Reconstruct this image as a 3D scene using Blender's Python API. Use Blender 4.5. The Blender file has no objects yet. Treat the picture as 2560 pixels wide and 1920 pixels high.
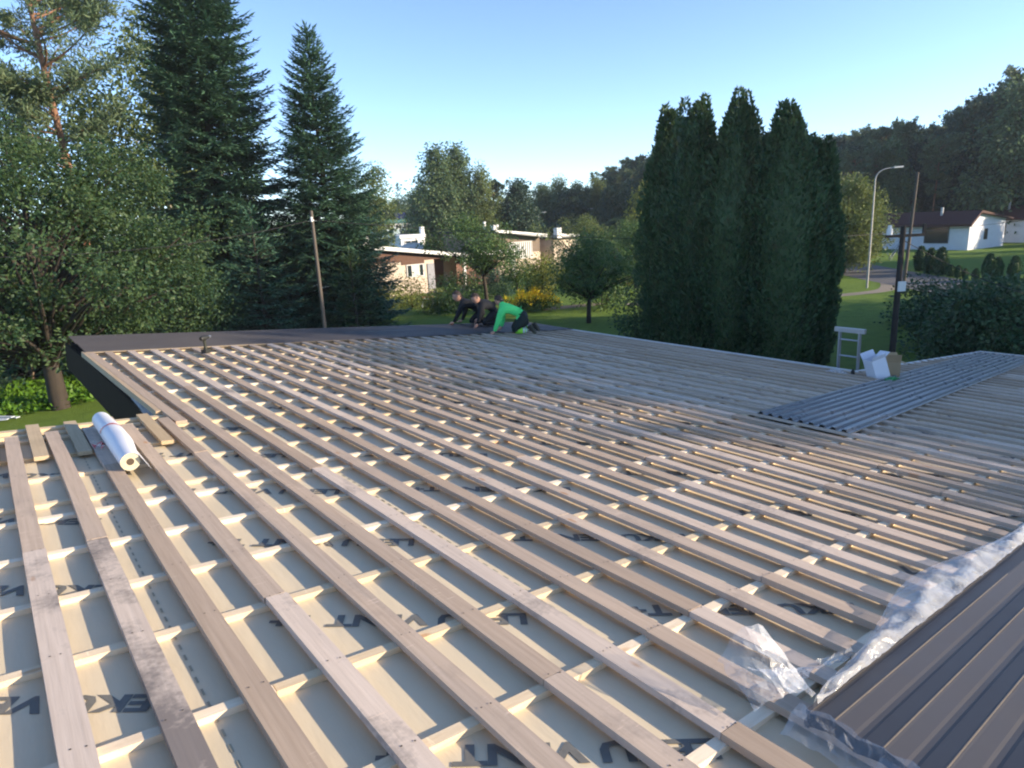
import bpy, math, random
import numpy as np
from mathutils import Matrix, Vector
S = bpy.context.scene
COL = S.collection
PI = math.pi

# ------------------------------------------------------------------ camera, sky, sun, exposure
RC = np.array([[0.785382, -0.186703, 0.590184], [-0.617081, -0.160909, 0.770272], [-0.048847, -0.969149, -0.241586]])
CAM = np.array([-2.5003, -3.0059, 5.4892])
cam_d = bpy.data.cameras.new('camera')
cam = bpy.data.objects.new('camera', cam_d)
COL.objects.link(cam)
cam_d.sensor_width = 36
cam_d.lens = 1672 / 2560 * 36
cam_d.clip_start = 0.05
cam_d.clip_end = 3000
M = Matrix.Identity(4)
for i in range(3):
    M[i][0] = RC[i][0]; M[i][1] = -RC[i][1]; M[i][2] = -RC[i][2]; M[i][3] = CAM[i]
cam.matrix_world = M
S.camera = cam

SUN_AZ, SUN_EL = math.radians(139), math.radians(15.5)      # azimuth from +Y towards +X
W = bpy.data.worlds.new('World'); S.world = W; W.use_nodes = True
nt = W.node_tree
sky = nt.nodes.new('ShaderNodeTexSky'); sky.sky_type = 'NISHITA'; sky.sun_disc = False
sky.sun_elevation = SUN_EL; sky.sun_rotation = SUN_AZ
sky.air_density = 0.58; sky.dust_density = 0.1; sky.ozone_density = 1.9; sky.altitude = 50
bg = nt.nodes['Background']; bg.inputs['Strength'].default_value = 0.15
nt.links.new(sky.outputs[0], bg.inputs[0])
sl = bpy.data.lights.new('sun', 'SUN'); so = bpy.data.objects.new('sun', sl); COL.objects.link(so)
sl.energy = 3.9; sl.angle = math.radians(0.5); sl.color = (1.0, 0.82, 0.60)
sd = Vector((math.sin(SUN_AZ)*math.cos(SUN_EL), math.cos(SUN_AZ)*math.cos(SUN_EL), math.sin(SUN_EL)))
so.rotation_euler = sd.to_track_quat('Z', 'Y').to_euler(); so.location = (0, 0, 40)
S.view_settings.view_transform = 'Standard'; S.view_settings.look = 'None'
S.view_settings.exposure = 1.32; S.view_settings.gamma = 1.0
S.cycles.max_bounces = 5; S.cycles.diffuse_bounces = 3; S.cycles.glossy_bounces = 2
S.cycles.transmission_bounces = 3; S.cycles.transparent_max_bounces = 8; S.cycles.volume_bounces = 0
S.cycles.caustics_reflective = False; S.cycles.caustics_refractive = False
S.cycles.use_denoising = True; S.cycles.filter_width = 2.1
S.cycles.use_adaptive_sampling = True; S.cycles.adaptive_threshold = 0.02

# ------------------------------------------------------------------ helpers
def smooth(a, b, x):
    t = np.clip((x-a)/(b-a), 0, 1); return t*t*(3-2*t)
def ground_z(x, y):
    return 9.0*smooth(92, 190, x) + 0*y
SL = math.radians(5.9); CS, SN = math.cos(SL), math.sin(SL)
ZR = 3.6
def RP(v, u, h=0.0):                                   # roof coordinates (down the slope, along the laths, above) -> world
    v = np.asarray(v, float); u = np.asarray(u, float); h = np.asarray(h, float)
    return np.stack(np.broadcast_arrays(v*CS+h*SN, u, ZR - v*SN + h*CS), -1)

class MB:
    def __init__(s): s.p = []; s.n = 0
    def add(s, V, F, mi=0, tint=None, sm=False):
        V = np.asarray(V, float).reshape(-1, 3); F = np.asarray(F, int)
        if F.ndim == 1: F = F[None]
        s.p.append((V, F+s.n, mi, tint, sm)); s.n += len(V); return s
    def poly(s, V, mi=0, tint=None): return s.add(V, np.arange(len(V))[None], mi, tint)
    def hexa(s, c, mi=0, tint=None):                    # 8 corners, bottom ring then top ring, both counter-clockwise
        return s.add(c, [[3,2,1,0],[4,5,6,7],[0,1,5,4],[1,2,6,5],[2,3,7,6],[3,0,4,7]], mi, tint)
    def box(s, a, b, mi=0, tint=None):
        x0,y0,z0 = a; x1,y1,z1 = b
        return s.hexa([(x0,y0,z0),(x1,y0,z0),(x1,y1,z0),(x0,y1,z0),(x0,y0,z1),(x1,y0,z1),(x1,y1,z1),(x0,y1,z1)], mi, tint)
    def rbox(s, v0, v1, u0, u1, h0, h1, mi=0, tint=None, sk=0.0, jit=None):  # box in roof coordinates; sk shifts the far end sideways
        c = [(v0,u0,h0),(v1,u0,h0),(v1+sk,u1,h0),(v0+sk,u1,h0),(v0,u0,h1),(v1,u0,h1),(v1+sk,u1,h1),(v0+sk,u1,h1)]
        c = np.array(c, float)
        if jit is not None: c = c + jit
        return s.hexa(RP(c[:,0], c[:,1], c[:,2]), mi, tint)
    def tube(s, path, rad, n=6, mi=0, cap=True, tint=None, sm=True):
        P = np.asarray(path, float); m = len(P); rad = np.broadcast_to(np.asarray(rad, float), (m,))
        T = np.gradient(P, axis=0) if m > 2 else np.repeat((P[1]-P[0])[None], m, 0)
        T = T/(np.linalg.norm(T, axis=1, keepdims=True)+1e-9)
        ref = np.eye(3)[[2,0,1][int(np.argmin([abs(T[:,2]).max(), abs(T[:,0]).max()+.02, abs(T[:,1]).max()+.03]))]]
        A = np.cross(T, ref); A /= np.linalg.norm(A, axis=1, keepdims=True)+1e-9
        B = np.cross(T, A)
        th = np.arange(n)*2*PI/n
        V = P[:,None]+rad[:,None,None]*(np.cos(th)[None,:,None]*A[:,None]+np.sin(th)[None,:,None]*B[:,None])
        i = np.arange(m-1)[:,None]*n; j = np.arange(n)[None]; k = (j+1) % n
        F = np.stack([i+j, i+n+j, i+n+k, i+k], -1).reshape(-1,4)
        base = s.n
        s.add(V.reshape(-1,3), F, mi, tint, sm)
        if cap:
            s.add(V[0], np.arange(n)[None], mi, tint); s.add(V[-1], np.arange(n)[::-1][None], mi, tint)
        return s
    def cards(s, P, D, N, L, Wd, mi=0):
        D = D/(np.linalg.norm(D,axis=1,keepdims=True)+1e-9)
        sd_ = np.cross(D, N); sd_ /= np.linalg.norm(sd_,axis=1,keepdims=True)+1e-9
        L = np.broadcast_to(L,(len(P),))[:,None]; Wd = np.broadcast_to(Wd,(len(P),))[:,None]
        V = np.stack([P, P+D*L*.45+sd_*Wd*.5, P+D*L, P+D*L*.45-sd_*Wd*.5], 1)
        return s.add(V.reshape(-1,3), np.arange(len(P)*4).reshape(-1,4), mi)
    def mesh(s, name, mats, origin=(0,0,0)):
        me = bpy.data.meshes.new(name)
        V = np.concatenate([p[0] for p in s.p]) - np.asarray(origin, float)
        ls, tot, mi, ti, sm = [], [], [], [], []
        for v, F, m_, t_, q in s.p:
            ls.append(F.reshape(-1)); tot.append(np.full(len(F), F.shape[1])); mi.append(np.full(len(F), m_))
            ti.append(np.broadcast_to(np.asarray(0.5 if t_ is None else t_, float), (len(F),))); sm.append(np.full(len(F), q))
        ls = np.concatenate(ls).astype(np.int32); tot = np.concatenate(tot).astype(np.int32)
        me.vertices.add(len(V)); me.vertices.foreach_set('co', V.astype(np.float32).ravel())
        me.loops.add(len(ls)); me.loops.foreach_set('vertex_index', ls)
        me.polygons.add(len(tot)); me.polygons.foreach_set('loop_start', (np.cumsum(tot)-tot).astype(np.int32))
        me.polygons.foreach_set('loop_total', tot)
        me.polygons.foreach_set('material_index', np.concatenate(mi).astype(np.int32))
        me.polygons.foreach_set('use_smooth', np.concatenate(sm).astype(bool))
        a = me.attributes.new('tint', 'FLOAT', 'FACE'); a.data.foreach_set('value', np.concatenate(ti).astype(np.float32))
        for m_ in (mats if isinstance(mats, (list, tuple)) else [mats]): me.materials.append(m_)
        me.update(calc_edges=True); me.validate()
        return me
    def build(s, name, mats, parent=None, origin=None):
        o = bpy.data.objects.new(name, s.mesh(name, mats, origin if origin is not None else (0,0,0)))
        COL.objects.link(o)
        if parent is not None: o.parent = parent
        elif origin is not None: o.location = origin
        return o
def put(me, name, parent=None, loc=(0,0,0)):
    o = bpy.data.objects.new(name, me); COL.objects.link(o); o.location = loc
    if parent is not None: o.parent = parent
    return o
def tag(o, label=None, cat=None, group=None, kind=None):
    if label: o['label'] = label
    if cat: o['category'] = cat
    if group: o['group'] = group
    if kind: o['kind'] = kind
    return o
def thing(name, label, cat, loc=(0,0,0), group=None, rz=0, sc=1):
    o = bpy.data.objects.new(name, None); COL.objects.link(o); o.location = loc
    o.rotation_euler = (0,0,rz); o.scale = (sc,sc,sc) if not isinstance(sc, tuple) else sc
    o.empty_display_size = .2
    return tag(o, label, cat, group)
def copy_thing(root, loc, rz=0, sc=1, label=None, group=None):
    r = root.copy(); COL.objects.link(r); r.location = loc; r.rotation_euler = (0,0,rz)
    r.scale = (sc,sc,sc) if not isinstance(sc, tuple) else sc
    if label: r['label'] = label
    if group: r['group'] = group
    for ch in list(root.children):
        c = ch.copy(); COL.objects.link(c); c.parent = r
        for g in ch.children:
            d = g.copy(); COL.objects.link(d); d.parent = c
    return r

# ------------------------------------------------------------------ materials
def new_mat(name):
    m = bpy.data.materials.new(name); m.use_nodes = True
    return m, m.node_tree, m.node_tree.nodes['Principled BSDF']
def ramp(nt, fac, c0, c1, p0=0.3, p1=0.7):
    r = nt.nodes.new('ShaderNodeValToRGB'); r.color_ramp.elements[0].position = p0; r.color_ramp.elements[1].position = p1
    r.color_ramp.elements[0].color = (*c0, 1); r.color_ramp.elements[1].color = (*c1, 1)
    nt.links.new(fac, r.inputs[0]); return r.outputs[0]
def noise(nt, scale, detail=4, vec=None, rough=.6):
    n = nt.nodes.new('ShaderNodeTexNoise'); n.inputs['Scale'].default_value = scale
    n.inputs['Detail'].default_value = detail; n.inputs['Roughness'].default_value = rough
    if vec is not None: nt.links.new(vec, n.inputs['Vector'])
    return n.outputs[0]
def coords(nt, scale=(1,1,1), kind='Object', rot=(0,0,0)):
    t = nt.nodes.new('ShaderNodeTexCoord'); mp = nt.nodes.new('ShaderNodeMapping')
    mp.inputs['Scale'].default_value = scale; mp.inputs['Rotation'].default_value = rot
    nt.links.new(t.outputs[kind], mp.inputs[0]); return mp.outputs[0]
def mixc(nt, a, b, fac, mode='MIX'):
    m = nt.nodes.new('ShaderNodeMix'); m.data_type = 'RGBA'; m.blend_type = mode
    for inp, val in ((m.inputs[0], fac), (m.inputs[6], a), (m.inputs[7], b)):
        if hasattr(val, 'is_linked'): nt.links.new(val, inp)
        elif isinstance(val, (int, float)): inp.default_value = val
        else: inp.default_value = (*val, 1)
    return m.outputs[2]
def math_(nt, op, a, b=0.0):
    m = nt.nodes.new('ShaderNodeMath'); m.operation = op
    for inp, val in zip(m.inputs, (a, b)):
        if hasattr(val, 'is_linked'): nt.links.new(val, inp)
        else: inp.default_value = val
    return m.outputs[0]
def bump(nt, b, h, strength=.3, dist=.01):
    n = nt.nodes.new('ShaderNodeBump'); n.inputs['Strength'].default_value = strength; n.inputs['Distance'].default_value = dist
    nt.links.new(h, n.inputs['Height']); nt.links.new(n.outputs[0], b.inputs['Normal'])
def plain(name, c0, c1=None, scale=6, rough=.6, metal=0, spec=.4, bstr=0, stretch=(1,1,1), p0=.3, p1=.7):
    m, nt, b = new_mat(name)
    c1 = c1 or tuple(x*.8 for x in c0)
    n = noise(nt, scale, 5, coords(nt, stretch))
    nt.links.new(ramp(nt, n, c0, c1, p0, p1), b.inputs['Base Color'])
    b.inputs['Roughness'].default_value = rough; b.inputs['Metallic'].default_value = metal
    b.inputs['Specular IOR Level'].default_value = spec
    if bstr: bump(nt, b, n, bstr)
    return m
def wood(name, c0, c1, dark, axis='Y', stain=.5, knots=True):
    m, nt, b = new_mat(name)
    sc = (38, 1.1, 38) if axis == 'Y' else (1.1, 38, 38)
    at = nt.nodes.new('ShaderNodeAttribute'); at.attribute_name = 'tint'
    co = coords(nt, (1,1,1))
    add = nt.nodes.new('ShaderNodeVectorMath'); add.operation = 'MULTIPLY_ADD'      # each board gets its own piece of wood
    cmb = nt.nodes.new('ShaderNodeCombineXYZ')
    for k in range(3): nt.links.new(at.outputs['Fac'], cmb.inputs[k])
    nt.links.new(cmb.outputs[0], add.inputs[0]); add.inputs[1].default_value = (37, 71, 13); nt.links.new(co, add.inputs[2])
    mp = nt.nodes.new('ShaderNodeMapping'); mp.inputs['Scale'].default_value = sc; nt.links.new(add.outputs[0], mp.inputs[0])
    g = noise(nt, 1.6, 6, mp.outputs[0], .65)
    col = ramp(nt, g, c0, c1, .3, .72)
    wn = nt.nodes.new('ShaderNodeTexWhiteNoise'); wn.noise_dimensions = '1D'; nt.links.new(at.outputs['Fac'], wn.inputs['W'])
    hs = nt.nodes.new('ShaderNodeHueSaturation'); nt.links.new(col, hs.inputs['Color'])
    nt.links.new(math_(nt, 'MULTIPLY_ADD', wn.outputs['Value'], .40), hs.inputs['Value'])
    hs.inputs['Value'].links[0].from_node.inputs[2].default_value = .78
    nt.links.new(math_(nt, 'MULTIPLY_ADD', wn.outputs['Value'], -.35), hs.inputs['Saturation'])
    hs.inputs['Saturation'].links[0].from_node.inputs[2].default_value = 1.15
    col = hs.outputs[0]
    blot = noise(nt, 2.2, 5, add.outputs[0], .6)
    fine = noise(nt, 40, 3, add.outputs[0], .6)
    hv = math_(nt, 'GREATER_THAN', at.outputs['Fac'], 1.2)
    bl = math_(nt, 'ADD', math_(nt, 'ADD', blot, math_(nt, 'MULTIPLY', hv, .16)), math_(nt, 'MULTIPLY', fine, .22))
    f = nt.nodes.new('ShaderNodeMapRange'); nt.links.new(bl, f.inputs[0])
    f.inputs[1].default_value = .66; f.inputs[2].default_value = .84; f.inputs[4].default_value = stain
    st = math_(nt, 'MULTIPLY', f.outputs[0], math_(nt, 'MAXIMUM', hv, math_(nt, 'POWER', wn.outputs['Value'], 1.2)))
    col = mixc(nt, col, dark, st)
    if knots:
        mk = nt.nodes.new('ShaderNodeMapping'); mk.inputs['Scale'].default_value = (1, .34, .0) if axis == 'Y' else (.34, 1, .0)
        nt.links.new(add.outputs[0], mk.inputs[0])
        vo = nt.nodes.new('ShaderNodeTexVoronoi'); vo.inputs['Scale'].default_value = 5.2; nt.links.new(mk.outputs[0], vo.inputs['Vector'])
        kf = nt.nodes.new('ShaderNodeMapRange'); nt.links.new(vo.outputs['Distance'], kf.inputs[0])
        kf.inputs[1].default_value = .05; kf.inputs[2].default_value = .10; kf.inputs[3].default_value = .8; kf.inputs[4].default_value = 0
        col = mixc(nt, col, tuple(x*y for x, y in zip(c0, (.72, .5, .34))), kf.outputs[0])
    ms = nt.nodes.new('ShaderNodeMapping'); ms.inputs['Scale'].default_value = (9, 70, 9) if axis == 'Y' else (70, 9, 9); nt.links.new(add.outputs[0], ms.inputs[0])
    sf = nt.nodes.new('ShaderNodeMapRange'); nt.links.new(math_(nt, 'MULTIPLY', noise(nt, 1, 3, ms.outputs[0]), math_(nt, 'ADD', .55, noise(nt, 3, 2, add.outputs[0]))), sf.inputs[0])
    sf.inputs[1].default_value = .70; sf.inputs[2].default_value = .84; sf.inputs[4].default_value = .5
    col = mixc(nt, col, tuple(min(1, x*1.3) for x in c0), sf.outputs[0])
    nt.links.new(col, b.inputs['Base Color'])
    b.inputs['Roughness'].default_value = .72; b.inputs['Specular IOR Level'].default_value = .25
    bump(nt, b, g, .35, .003)
    return m
def leaf(name, c0, c1, trans=.3, tcol=None, clump=.6, rough=.55):
    m, nt, b = new_mat(name)
    geo = nt.nodes.new('ShaderNodeNewGeometry'); c0 = tuple(x*1.3 for x in c0); c1 = tuple(min(.85, x*1.3) for x in c1)
    n = noise(nt, clump, 2, coords(nt))
    f = math_(nt, 'ADD', math_(nt, 'MULTIPLY', geo.outputs['Random Per Island'], .6), math_(nt, 'MULTIPLY', n, .5))
    c = ramp(nt, f, c0, c1, .2, .85)
    nt.links.new(c, b.inputs['Base Color']); b.inputs['Roughness'].default_value = rough; b.inputs['Specular IOR Level'].default_value = .3
    tr = nt.nodes.new('ShaderNodeBsdfTranslucent'); mx = nt.nodes.new('ShaderNodeMixShader')
    nt.links.new(mixc(nt, c, tcol or tuple(min(1, x*1.6) for x in c1), .5), tr.inputs[0])
    mx.inputs[0].default_value = trans
    nt.links.new(b.outputs[0], mx.inputs[1]); nt.links.new(tr.outputs[0], mx.inputs[2])
    nt.links.new(mx.outputs[0], nt.nodes['Material Output'].inputs['Surface'])
    return m

MT = {}
MT['batten'] = wood('sawn board', (.575,.46,.36), (.44,.345,.265), (.13,.115,.11), 'Y', .8)
MT['counter'] = wood('pale sawn batten', (.80,.66,.46), (.68,.53,.34), (.45,.32,.2), 'X', .35)
MT['block'] = wood('brown outrigger board', (.50,.38,.22), (.40,.29,.16), (.2,.15,.1), 'Y', .4)
MT['edge'] = wood('edge board', (.55,.42,.28), (.45,.33,.21), (.2,.15,.1), 'Y', .4)
MT['brown_clad'] = plain('dark brown cladding', (.034,.022,.012), (.024,.016,.009), 8, .9, spec=.1, stretch=(1,1,.1))
MT['sheet'] = None

def underlay_mat():
    m, nt, b = new_mat('cream roofing underlay')
    n = noise(nt, .9, 3, coords(nt)); n2 = noise(nt, 14, 3, coords(nt, (1,.25,1)))
    c = mixc(nt, (.69,.59,.415), (.64,.545,.38), n)
    nt.links.new(c, b.inputs['Base Color']); b.inputs['Roughness'].default_value = .45; b.inputs['Specular IOR Level'].default_value = .35
    n4 = noise(nt, 3.1, 5, coords(nt), .65)
    dm = nt.nodes.new('ShaderNodeMapRange'); nt.links.new(n4, dm.inputs[0]); dm.inputs[1].default_value = .56; dm.inputs[2].default_value = .80; dm.inputs[4].default_value = .18
    nt.links.new(mixc(nt, c, (.46,.39,.28), dm.outputs[0]), b.inputs['Base Color'])
    n5 = noise(nt, 3.4, 2, coords(nt, (1.6,.35,1), rot=(0,0,.3)))
    bump(nt, b, math_(nt, 'ADD', n2, math_(nt, 'ADD', math_(nt, 'MULTIPLY', n, 3), math_(nt, 'MULTIPLY', n5, 2.0))), .24, .012)
    return m
MT['underlay'] = underlay_mat()
MT['dash'] = plain('faint print', (.30,.275,.20), (.38,.345,.25), 30, .6)
MT['print'] = plain('grey print', (.135,.135,.125), (.17,.17,.155), 30, .6)
def sheet_mat(name, c0, c1, rough):
    m, nt, b = new_mat(name)
    n = noise(nt, 1.3, 4, coords(nt, (1,1,1)))
    nt.links.new(ramp(nt, n, c0, c1), b.inputs['Base Color'])
    r = nt.nodes.new('ShaderNodeMapRange'); nt.links.new(noise(nt, 3, 4, coords(nt)), r.inputs[0])
    r.inputs[3].default_value = rough-.08; r.inputs[4].default_value = rough+.12
    nt.links.new(r.outputs[0], b.inputs['Roughness']); b.inputs['Specular IOR Level'].default_value = .5
    return m
MT['sheet'] = sheet_mat('brown grey coated steel', (.060,.056,.058), (.050,.047,.051), .45)
MT['sheet_grey'] = sheet_mat('dark grey coated steel', (.235,.24,.245), (.195,.20,.21), .27)
MT['sheet_edge'] = plain('cut steel edge and sunlit crest', (.30,.235,.16), (.22,.18,.13), 20, .5)
MT['white_metal'] = plain('white painted metal', (.72,.72,.7), (.64,.64,.63), 3, .5)
MT['alu'] = plain('aluminium', (.40,.42,.45), (.42,.43,.45), 10, .38, .85, stretch=(1,1,.2))
MT['black_pole'] = plain('creosoted pole', (.025,.02,.017), (.04,.032,.027), 10, .8, stretch=(1,1,.05))
MT['grey_pole'] = plain('weathered pole', (.13,.11,.09), (.085,.072,.06), 12, .85, stretch=(1,1,.04))
MT['nail'] = plain('nail heads', (.07,.06,.05), None, 20, .5)
MT['wire'] = plain('black wire', (.02,.02,.022), None, 5, .5)
MT['dark_metal'] = plain('dark tool plastic', (.03,.032,.03), None, 20, .45)

# ------------------------------------------------------------------ ground, road
def ground_mat():
    m, nt, b = new_mat('lawn')
    co = coords(nt)
    n1 = noise(nt, .12, 4, co); n2 = noise(nt, 1.7, 5, co); n3 = noise(nt, 22, 4, co)
    c = mixc(nt, (.10,.20,.030), (.185,.27,.045), n1)
    c = mixc(nt, c, (.08,.15,.026), ramp(nt, n2, (0,0,0), (1,1,1), .5, .75))
    c = mixc(nt, c, (.20,.26,.055), math_(nt, 'MULTIPLY', n3, .45))
    nt.links.new(c, b.inputs['Base Color']); b.inputs['Roughness'].default_value = .8; b.inputs['Specular IOR Level'].default_value = .15
    bump(nt, b, math_(nt, 'ADD', n3, math_(nt, 'MULTIPLY', n2, 1.5)), .9, .12)
    return m
gx = np.concatenate([np.linspace(-400,-60,12), np.linspace(-55,215,90), np.linspace(225,900,22)])
gy = np.concatenate([np.linspace(-400,-60,12), np.linspace(-55,215,60), np.linspace(225,900,22)])
X, Y = np.meshgrid(gx, gy, indexing='ij'); Z = ground_z(X, Y)
i, j = np.meshgrid(np.arange(len(gx)-1), np.arange(len(gy)-1), indexing='ij'); q = (i*len(gy)+j).ravel()
mb = MB(); mb.add(np.stack([X,Y,Z],-1), np.stack([q, q+len(gy), q+len(gy)+1, q+1], -1), sm=True)
tag(mb.build('ground', ground_mat()), kind='structure')
def strip(name, pts, w, mat, z=.004):
    P = np.array(pts, float); T = np.gradient(P, axis=0); T /= np.linalg.norm(T,axis=1,keepdims=True)
    N = np.stack([-T[:,1], T[:,0]], -1)*w/2
    V = np.concatenate([np.c_[P+N, np.full(len(P), z)], np.c_[P-N, np.full(len(P), z)]]); n = len(P)
    k = np.arange(n-1)
    return tag(MB().add(V, np.stack([k+n, k+n+1, k+1, k], -1)).build(name, mat), kind='structure')
asph = plain('asphalt', (.10,.10,.105), (.14,.135,.13), 3, .85, bstr=.2)
def curve_pts(pts, n=40):
    P = np.array(pts, float); t = np.linspace(0, len(P)-1, n); out = []
    for s_ in t:
        a = min(int(s_), len(P)-2); f = s_-a
        p0, p1, p2, p3 = P[max(a-1,0)], P[a], P[a+1], P[min(a+2,len(P)-1)]
        out.append(.5*((2*p1)+(-p0+p2)*f+(2*p0-5*p1+4*p2-p3)*f*f+(-p0+3*p1-3*p2+p3)*f**3))
    return np.array(out)
strip('road', curve_pts([(120,66),(80,44),(60,29),(51,20.5),(45.5,14.3),(39.5,7),(33,-6),(29,-40)]), 5.2, asph, .008)
strip('garden_path', curve_pts([(45,17),(41,15.6),(37,16.9),(32,20),(28,25)]), 1.0, plain('gravel', (.30,.25,.19), (.22,.19,.14), 30, .9, bstr=.4), .006)
strip('bare_soil_patch', curve_pts([(23.6,27.8),(25.4,27.2),(27.5,26.4)]), 1.3, plain('dry soil', (.26,.20,.13), (.17,.13,.08), 8, .9, bstr=.4), .005)

# ------------------------------------------------------------------ the roof under construction
rng = np.random.default_rng(5)
house = thing('house', 'foreground house with a half finished roof of boards over cream underlay', 'house', (0,0,0))
HM = -.032
# deck
mb = MB()
def prism(mb, poly, h0, h1, mi=0):
    P = np.array(poly, float); n = len(P)
    top = RP(P[:,0], P[:,1], h1); bot = RP(P[:,0], P[:,1], h0)
    mb.poly(top, mi); mb.poly(bot[::-1], mi)
    for k in range(n):
        l = (k+1) % n; mb.poly([bot[k], bot[l], top[l], top[k]], mi)
# two convex slabs and one left wing, butted
prism(mb, [(-6,-8),(14.5,-8),(14.5,2.0),(-6,2.0)], -.26, -.05)
prism(mb, [(-1.42,2.0),(8.66,2.0),(8.66,10.6),(-1.5,11.3)], -.26, -.05)
prism(mb, [(-6,2.0),(-1.42,2.0),(-1.42,4.24),(-6,4.24)], -.26, -.05)
mb.build('roof_deck', MT['brown_clad'], house)
# walls
wm = plain('brown painted boards', (.045,.029,.016), (.032,.021,.012), 5, .9, spec=.1, stretch=(12,12,.3))
mb = MB()
def wall(a, b, zt_a, zt_b, t=.2):
    a = np.array(a, float); b = np.array(b, float); d = (b-a)/np.linalg.norm(b-a); n = np.array([d[1], -d[0]])*t
    c = [(*a,0),(*b,0),(*(b+n),0),(*(a+n),0),(*a,zt_a),(*b,zt_b),(*(b+n),zt_b),(*(a+n),zt_a)]
    mb.hexa(c[::-1] if False else c)
def zr(v): return ZR - v*math.tan(SL) - .27
wall((-.85,10.7),(-.85,3.7), zr(-.85), zr(-.85))
wall((-.65,10.7),(8.0,10.1), zr(-.65), zr(8.2))
wall((8.0,9.9),(8.0,1.7), zr(8.3), zr(8.3))
wall((8.0,1.5),(13.8,1.5), zr(8.3), zr(14.1))
wall((13.8,1.3),(13.8,-7.3), zr(14.1), zr(14.1))
wall((-5.5,3.6),(-.86,3.6), zr(-5.4), zr(-.9))
mb.build('wall', wm, house)
# underlay strips with printed text
E0, RW = -.54, 1.525
mb = MB()
tc = bpy.data.curves.new('txt', 'FONT'); tc.body = 'LEKU VENT T+'; tc.size = 1; tc.offset = .042; tc.resolution_u = 2
to = bpy.data.objects.new('txt', tc); COL.objects.link(to); bpy.context.view_layer.update()
tme = bpy.data.meshes.new_from_object(to.evaluated_get(bpy.context.evaluated_depsgraph_get()))
TV = np.array([v.co[:2] for v in tme.vertices]); TF = [list(p.vertices) for p in tme.polygons]
bpy.data.objects.remove(to); bpy.data.curves.remove(tc); bpy.data.meshes.remove(tme)
TV = (TV-[TV[:,0].min(), 0]); TV *= [1.18/TV[:,0].max(), .096/TV[:,1].max()]
E1, E2 = np.array([-.83,.557]), np.array([-.557,-.83])
def u_range(v):
    if v < -1.4: return -8, 4.2
    if v > 8.65: return -8, 1.98
    return -8, 11.2 - .07*v
phase = {0: (-1.818, -.773), 1: (-1.64, .655), -1: (-.48, -2.215)}
for k in range(-3, 11):
    v0, v1 = E0-RW+k*RW, E0+k*RW+.06
    vm = (v0+v1)/2
    cuts = [v0, v1]
    for lim in (-1.42, 8.62):
        if v0 < lim < v1: cuts = [v0, lim, v1]
    for a, b_ in zip(cuts[:-1], cuts[1:]):
        if a > 14.4: continue
        b2 = min(b_, 14.4)
        u0, u1 = u_range((a+b2)/2)
        us = np.linspace(u0, u1, 90); vs = np.linspace(a, b2, 7)
        VV, UU = np.meshgrid(vs, us, indexing='ij')
        t = (VV-v0)/(v1-v0)
        h = HM+.001 + .004*t + .0022*np.sin(UU*5.1+k*2+3*t) * np.sin(UU*1.7+k) * np.sin(PI*t)
        h = np.where((t > .9), h + .004*np.clip(np.sin(UU*2.3+k*1.3),0,1)*np.clip((t-.9)*10,0,1), h)
        i, j = np.meshgrid(np.arange(6), np.arange(89), indexing='ij'); q = (i*90+j).ravel()
        mb.add(RP(VV,UU,h), np.stack([q, q+90, q+91, q+1], -1), 0, sm=True)
    uo, vo = phase.get(k, (float(rng.uniform(-1.5,-.5)), v0+1.2))
    for r_ in range(-2, 13):
        org = np.array([vo, uo+1.05*r_])
        P = org + TV[:,:1]*E1 + TV[:,1:]*E2
        a, b_ = u_range(P[:,0].mean())
        if P[:,1].max() > b_-.15 or (vo > 3.5 and P[:,1].max() > 6): continue
        if P[:,0].min() < -1.4 < P[:,0].max() and P[:,1].max() > 4.1: continue
        t = (P[:,0]-v0)/(v1-v0)
        base = mb.n
        mb.add(RP(P[:,0], P[:,1], HM+.0048+.004*t), TF[0][:3], 1)
        mb.p.pop()
        mb.n = base
        VW = RP(P[:,0], P[:,1], HM+.0048+.004*t)
        for sz in (3, 4):
            fs = [f for f in TF if len(f) == sz]
            if fs: mb.add(VW, fs, 1)
    u0, u1 = u_range(v1-.1)
    for off in (.085,):
        vv = v1-.06-off
        if vv > 8 or vv < -4: continue
        ud = np.arange(max(u0,-3.2), min(u1, 8)-.1, .092)
        P = np.stack([RP(vv-.0045, ud, HM+.0079), RP(vv+.0045, ud, HM+.0079), RP(vv+.0045, ud+.045, HM+.0079), RP(vv-.0045, ud+.045, HM+.0079)], 1)
        mb.add(P, np.arange(len(ud)*4).reshape(-1,4), 2)
mb.build('roof_underlay', [MT['underlay'], MT['print'], MT['dash']], house)
# counter battens
CU = [-7.2,-6.6,-6.0,-5.4,-4.8,-4.2,-3.6,-3.02,-2.42,-1.83,-1.24,-.65,0.0,.59,1.18,1.775,2.06,2.66,3.25,3.835,4.41,5.005,5.6,6.2,6.8,7.42,8.04,8.62,9.2,9.8,10.4]
for cu in CU:
    vlo = -5.0 if cu < 4.1 else -1.36
    vhi = 14.4 if cu < 1.9 else 8.6
    mb = MB(); v = vlo
    while v < vhi-.2:
        L = min(float(rng.uniform(2.6, 4.4)), vhi-v)
        if vhi-v-L < .5: L = vhi-v
        ju = rng.normal(0,.003); jh = float(rng.uniform(-.002,.0))
        mb.rbox(v, v+L-.003, cu-.05+ju, cu+ju, HM, jh, 0, float(rng.random()))
        v += L
    mb.build('counter_batten', MT['counter'], house)
# edge framing of the left wing
mb = MB(); mb.rbox(-5.0, -1.34, 4.2, 4.29, HM-.02, -.001, 0, .3); mb.rbox(-5.0,-1.6,4.02,4.065,HM,-.003,0,.7)
mb.build('edge_batten', MT['counter'], house)
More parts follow.
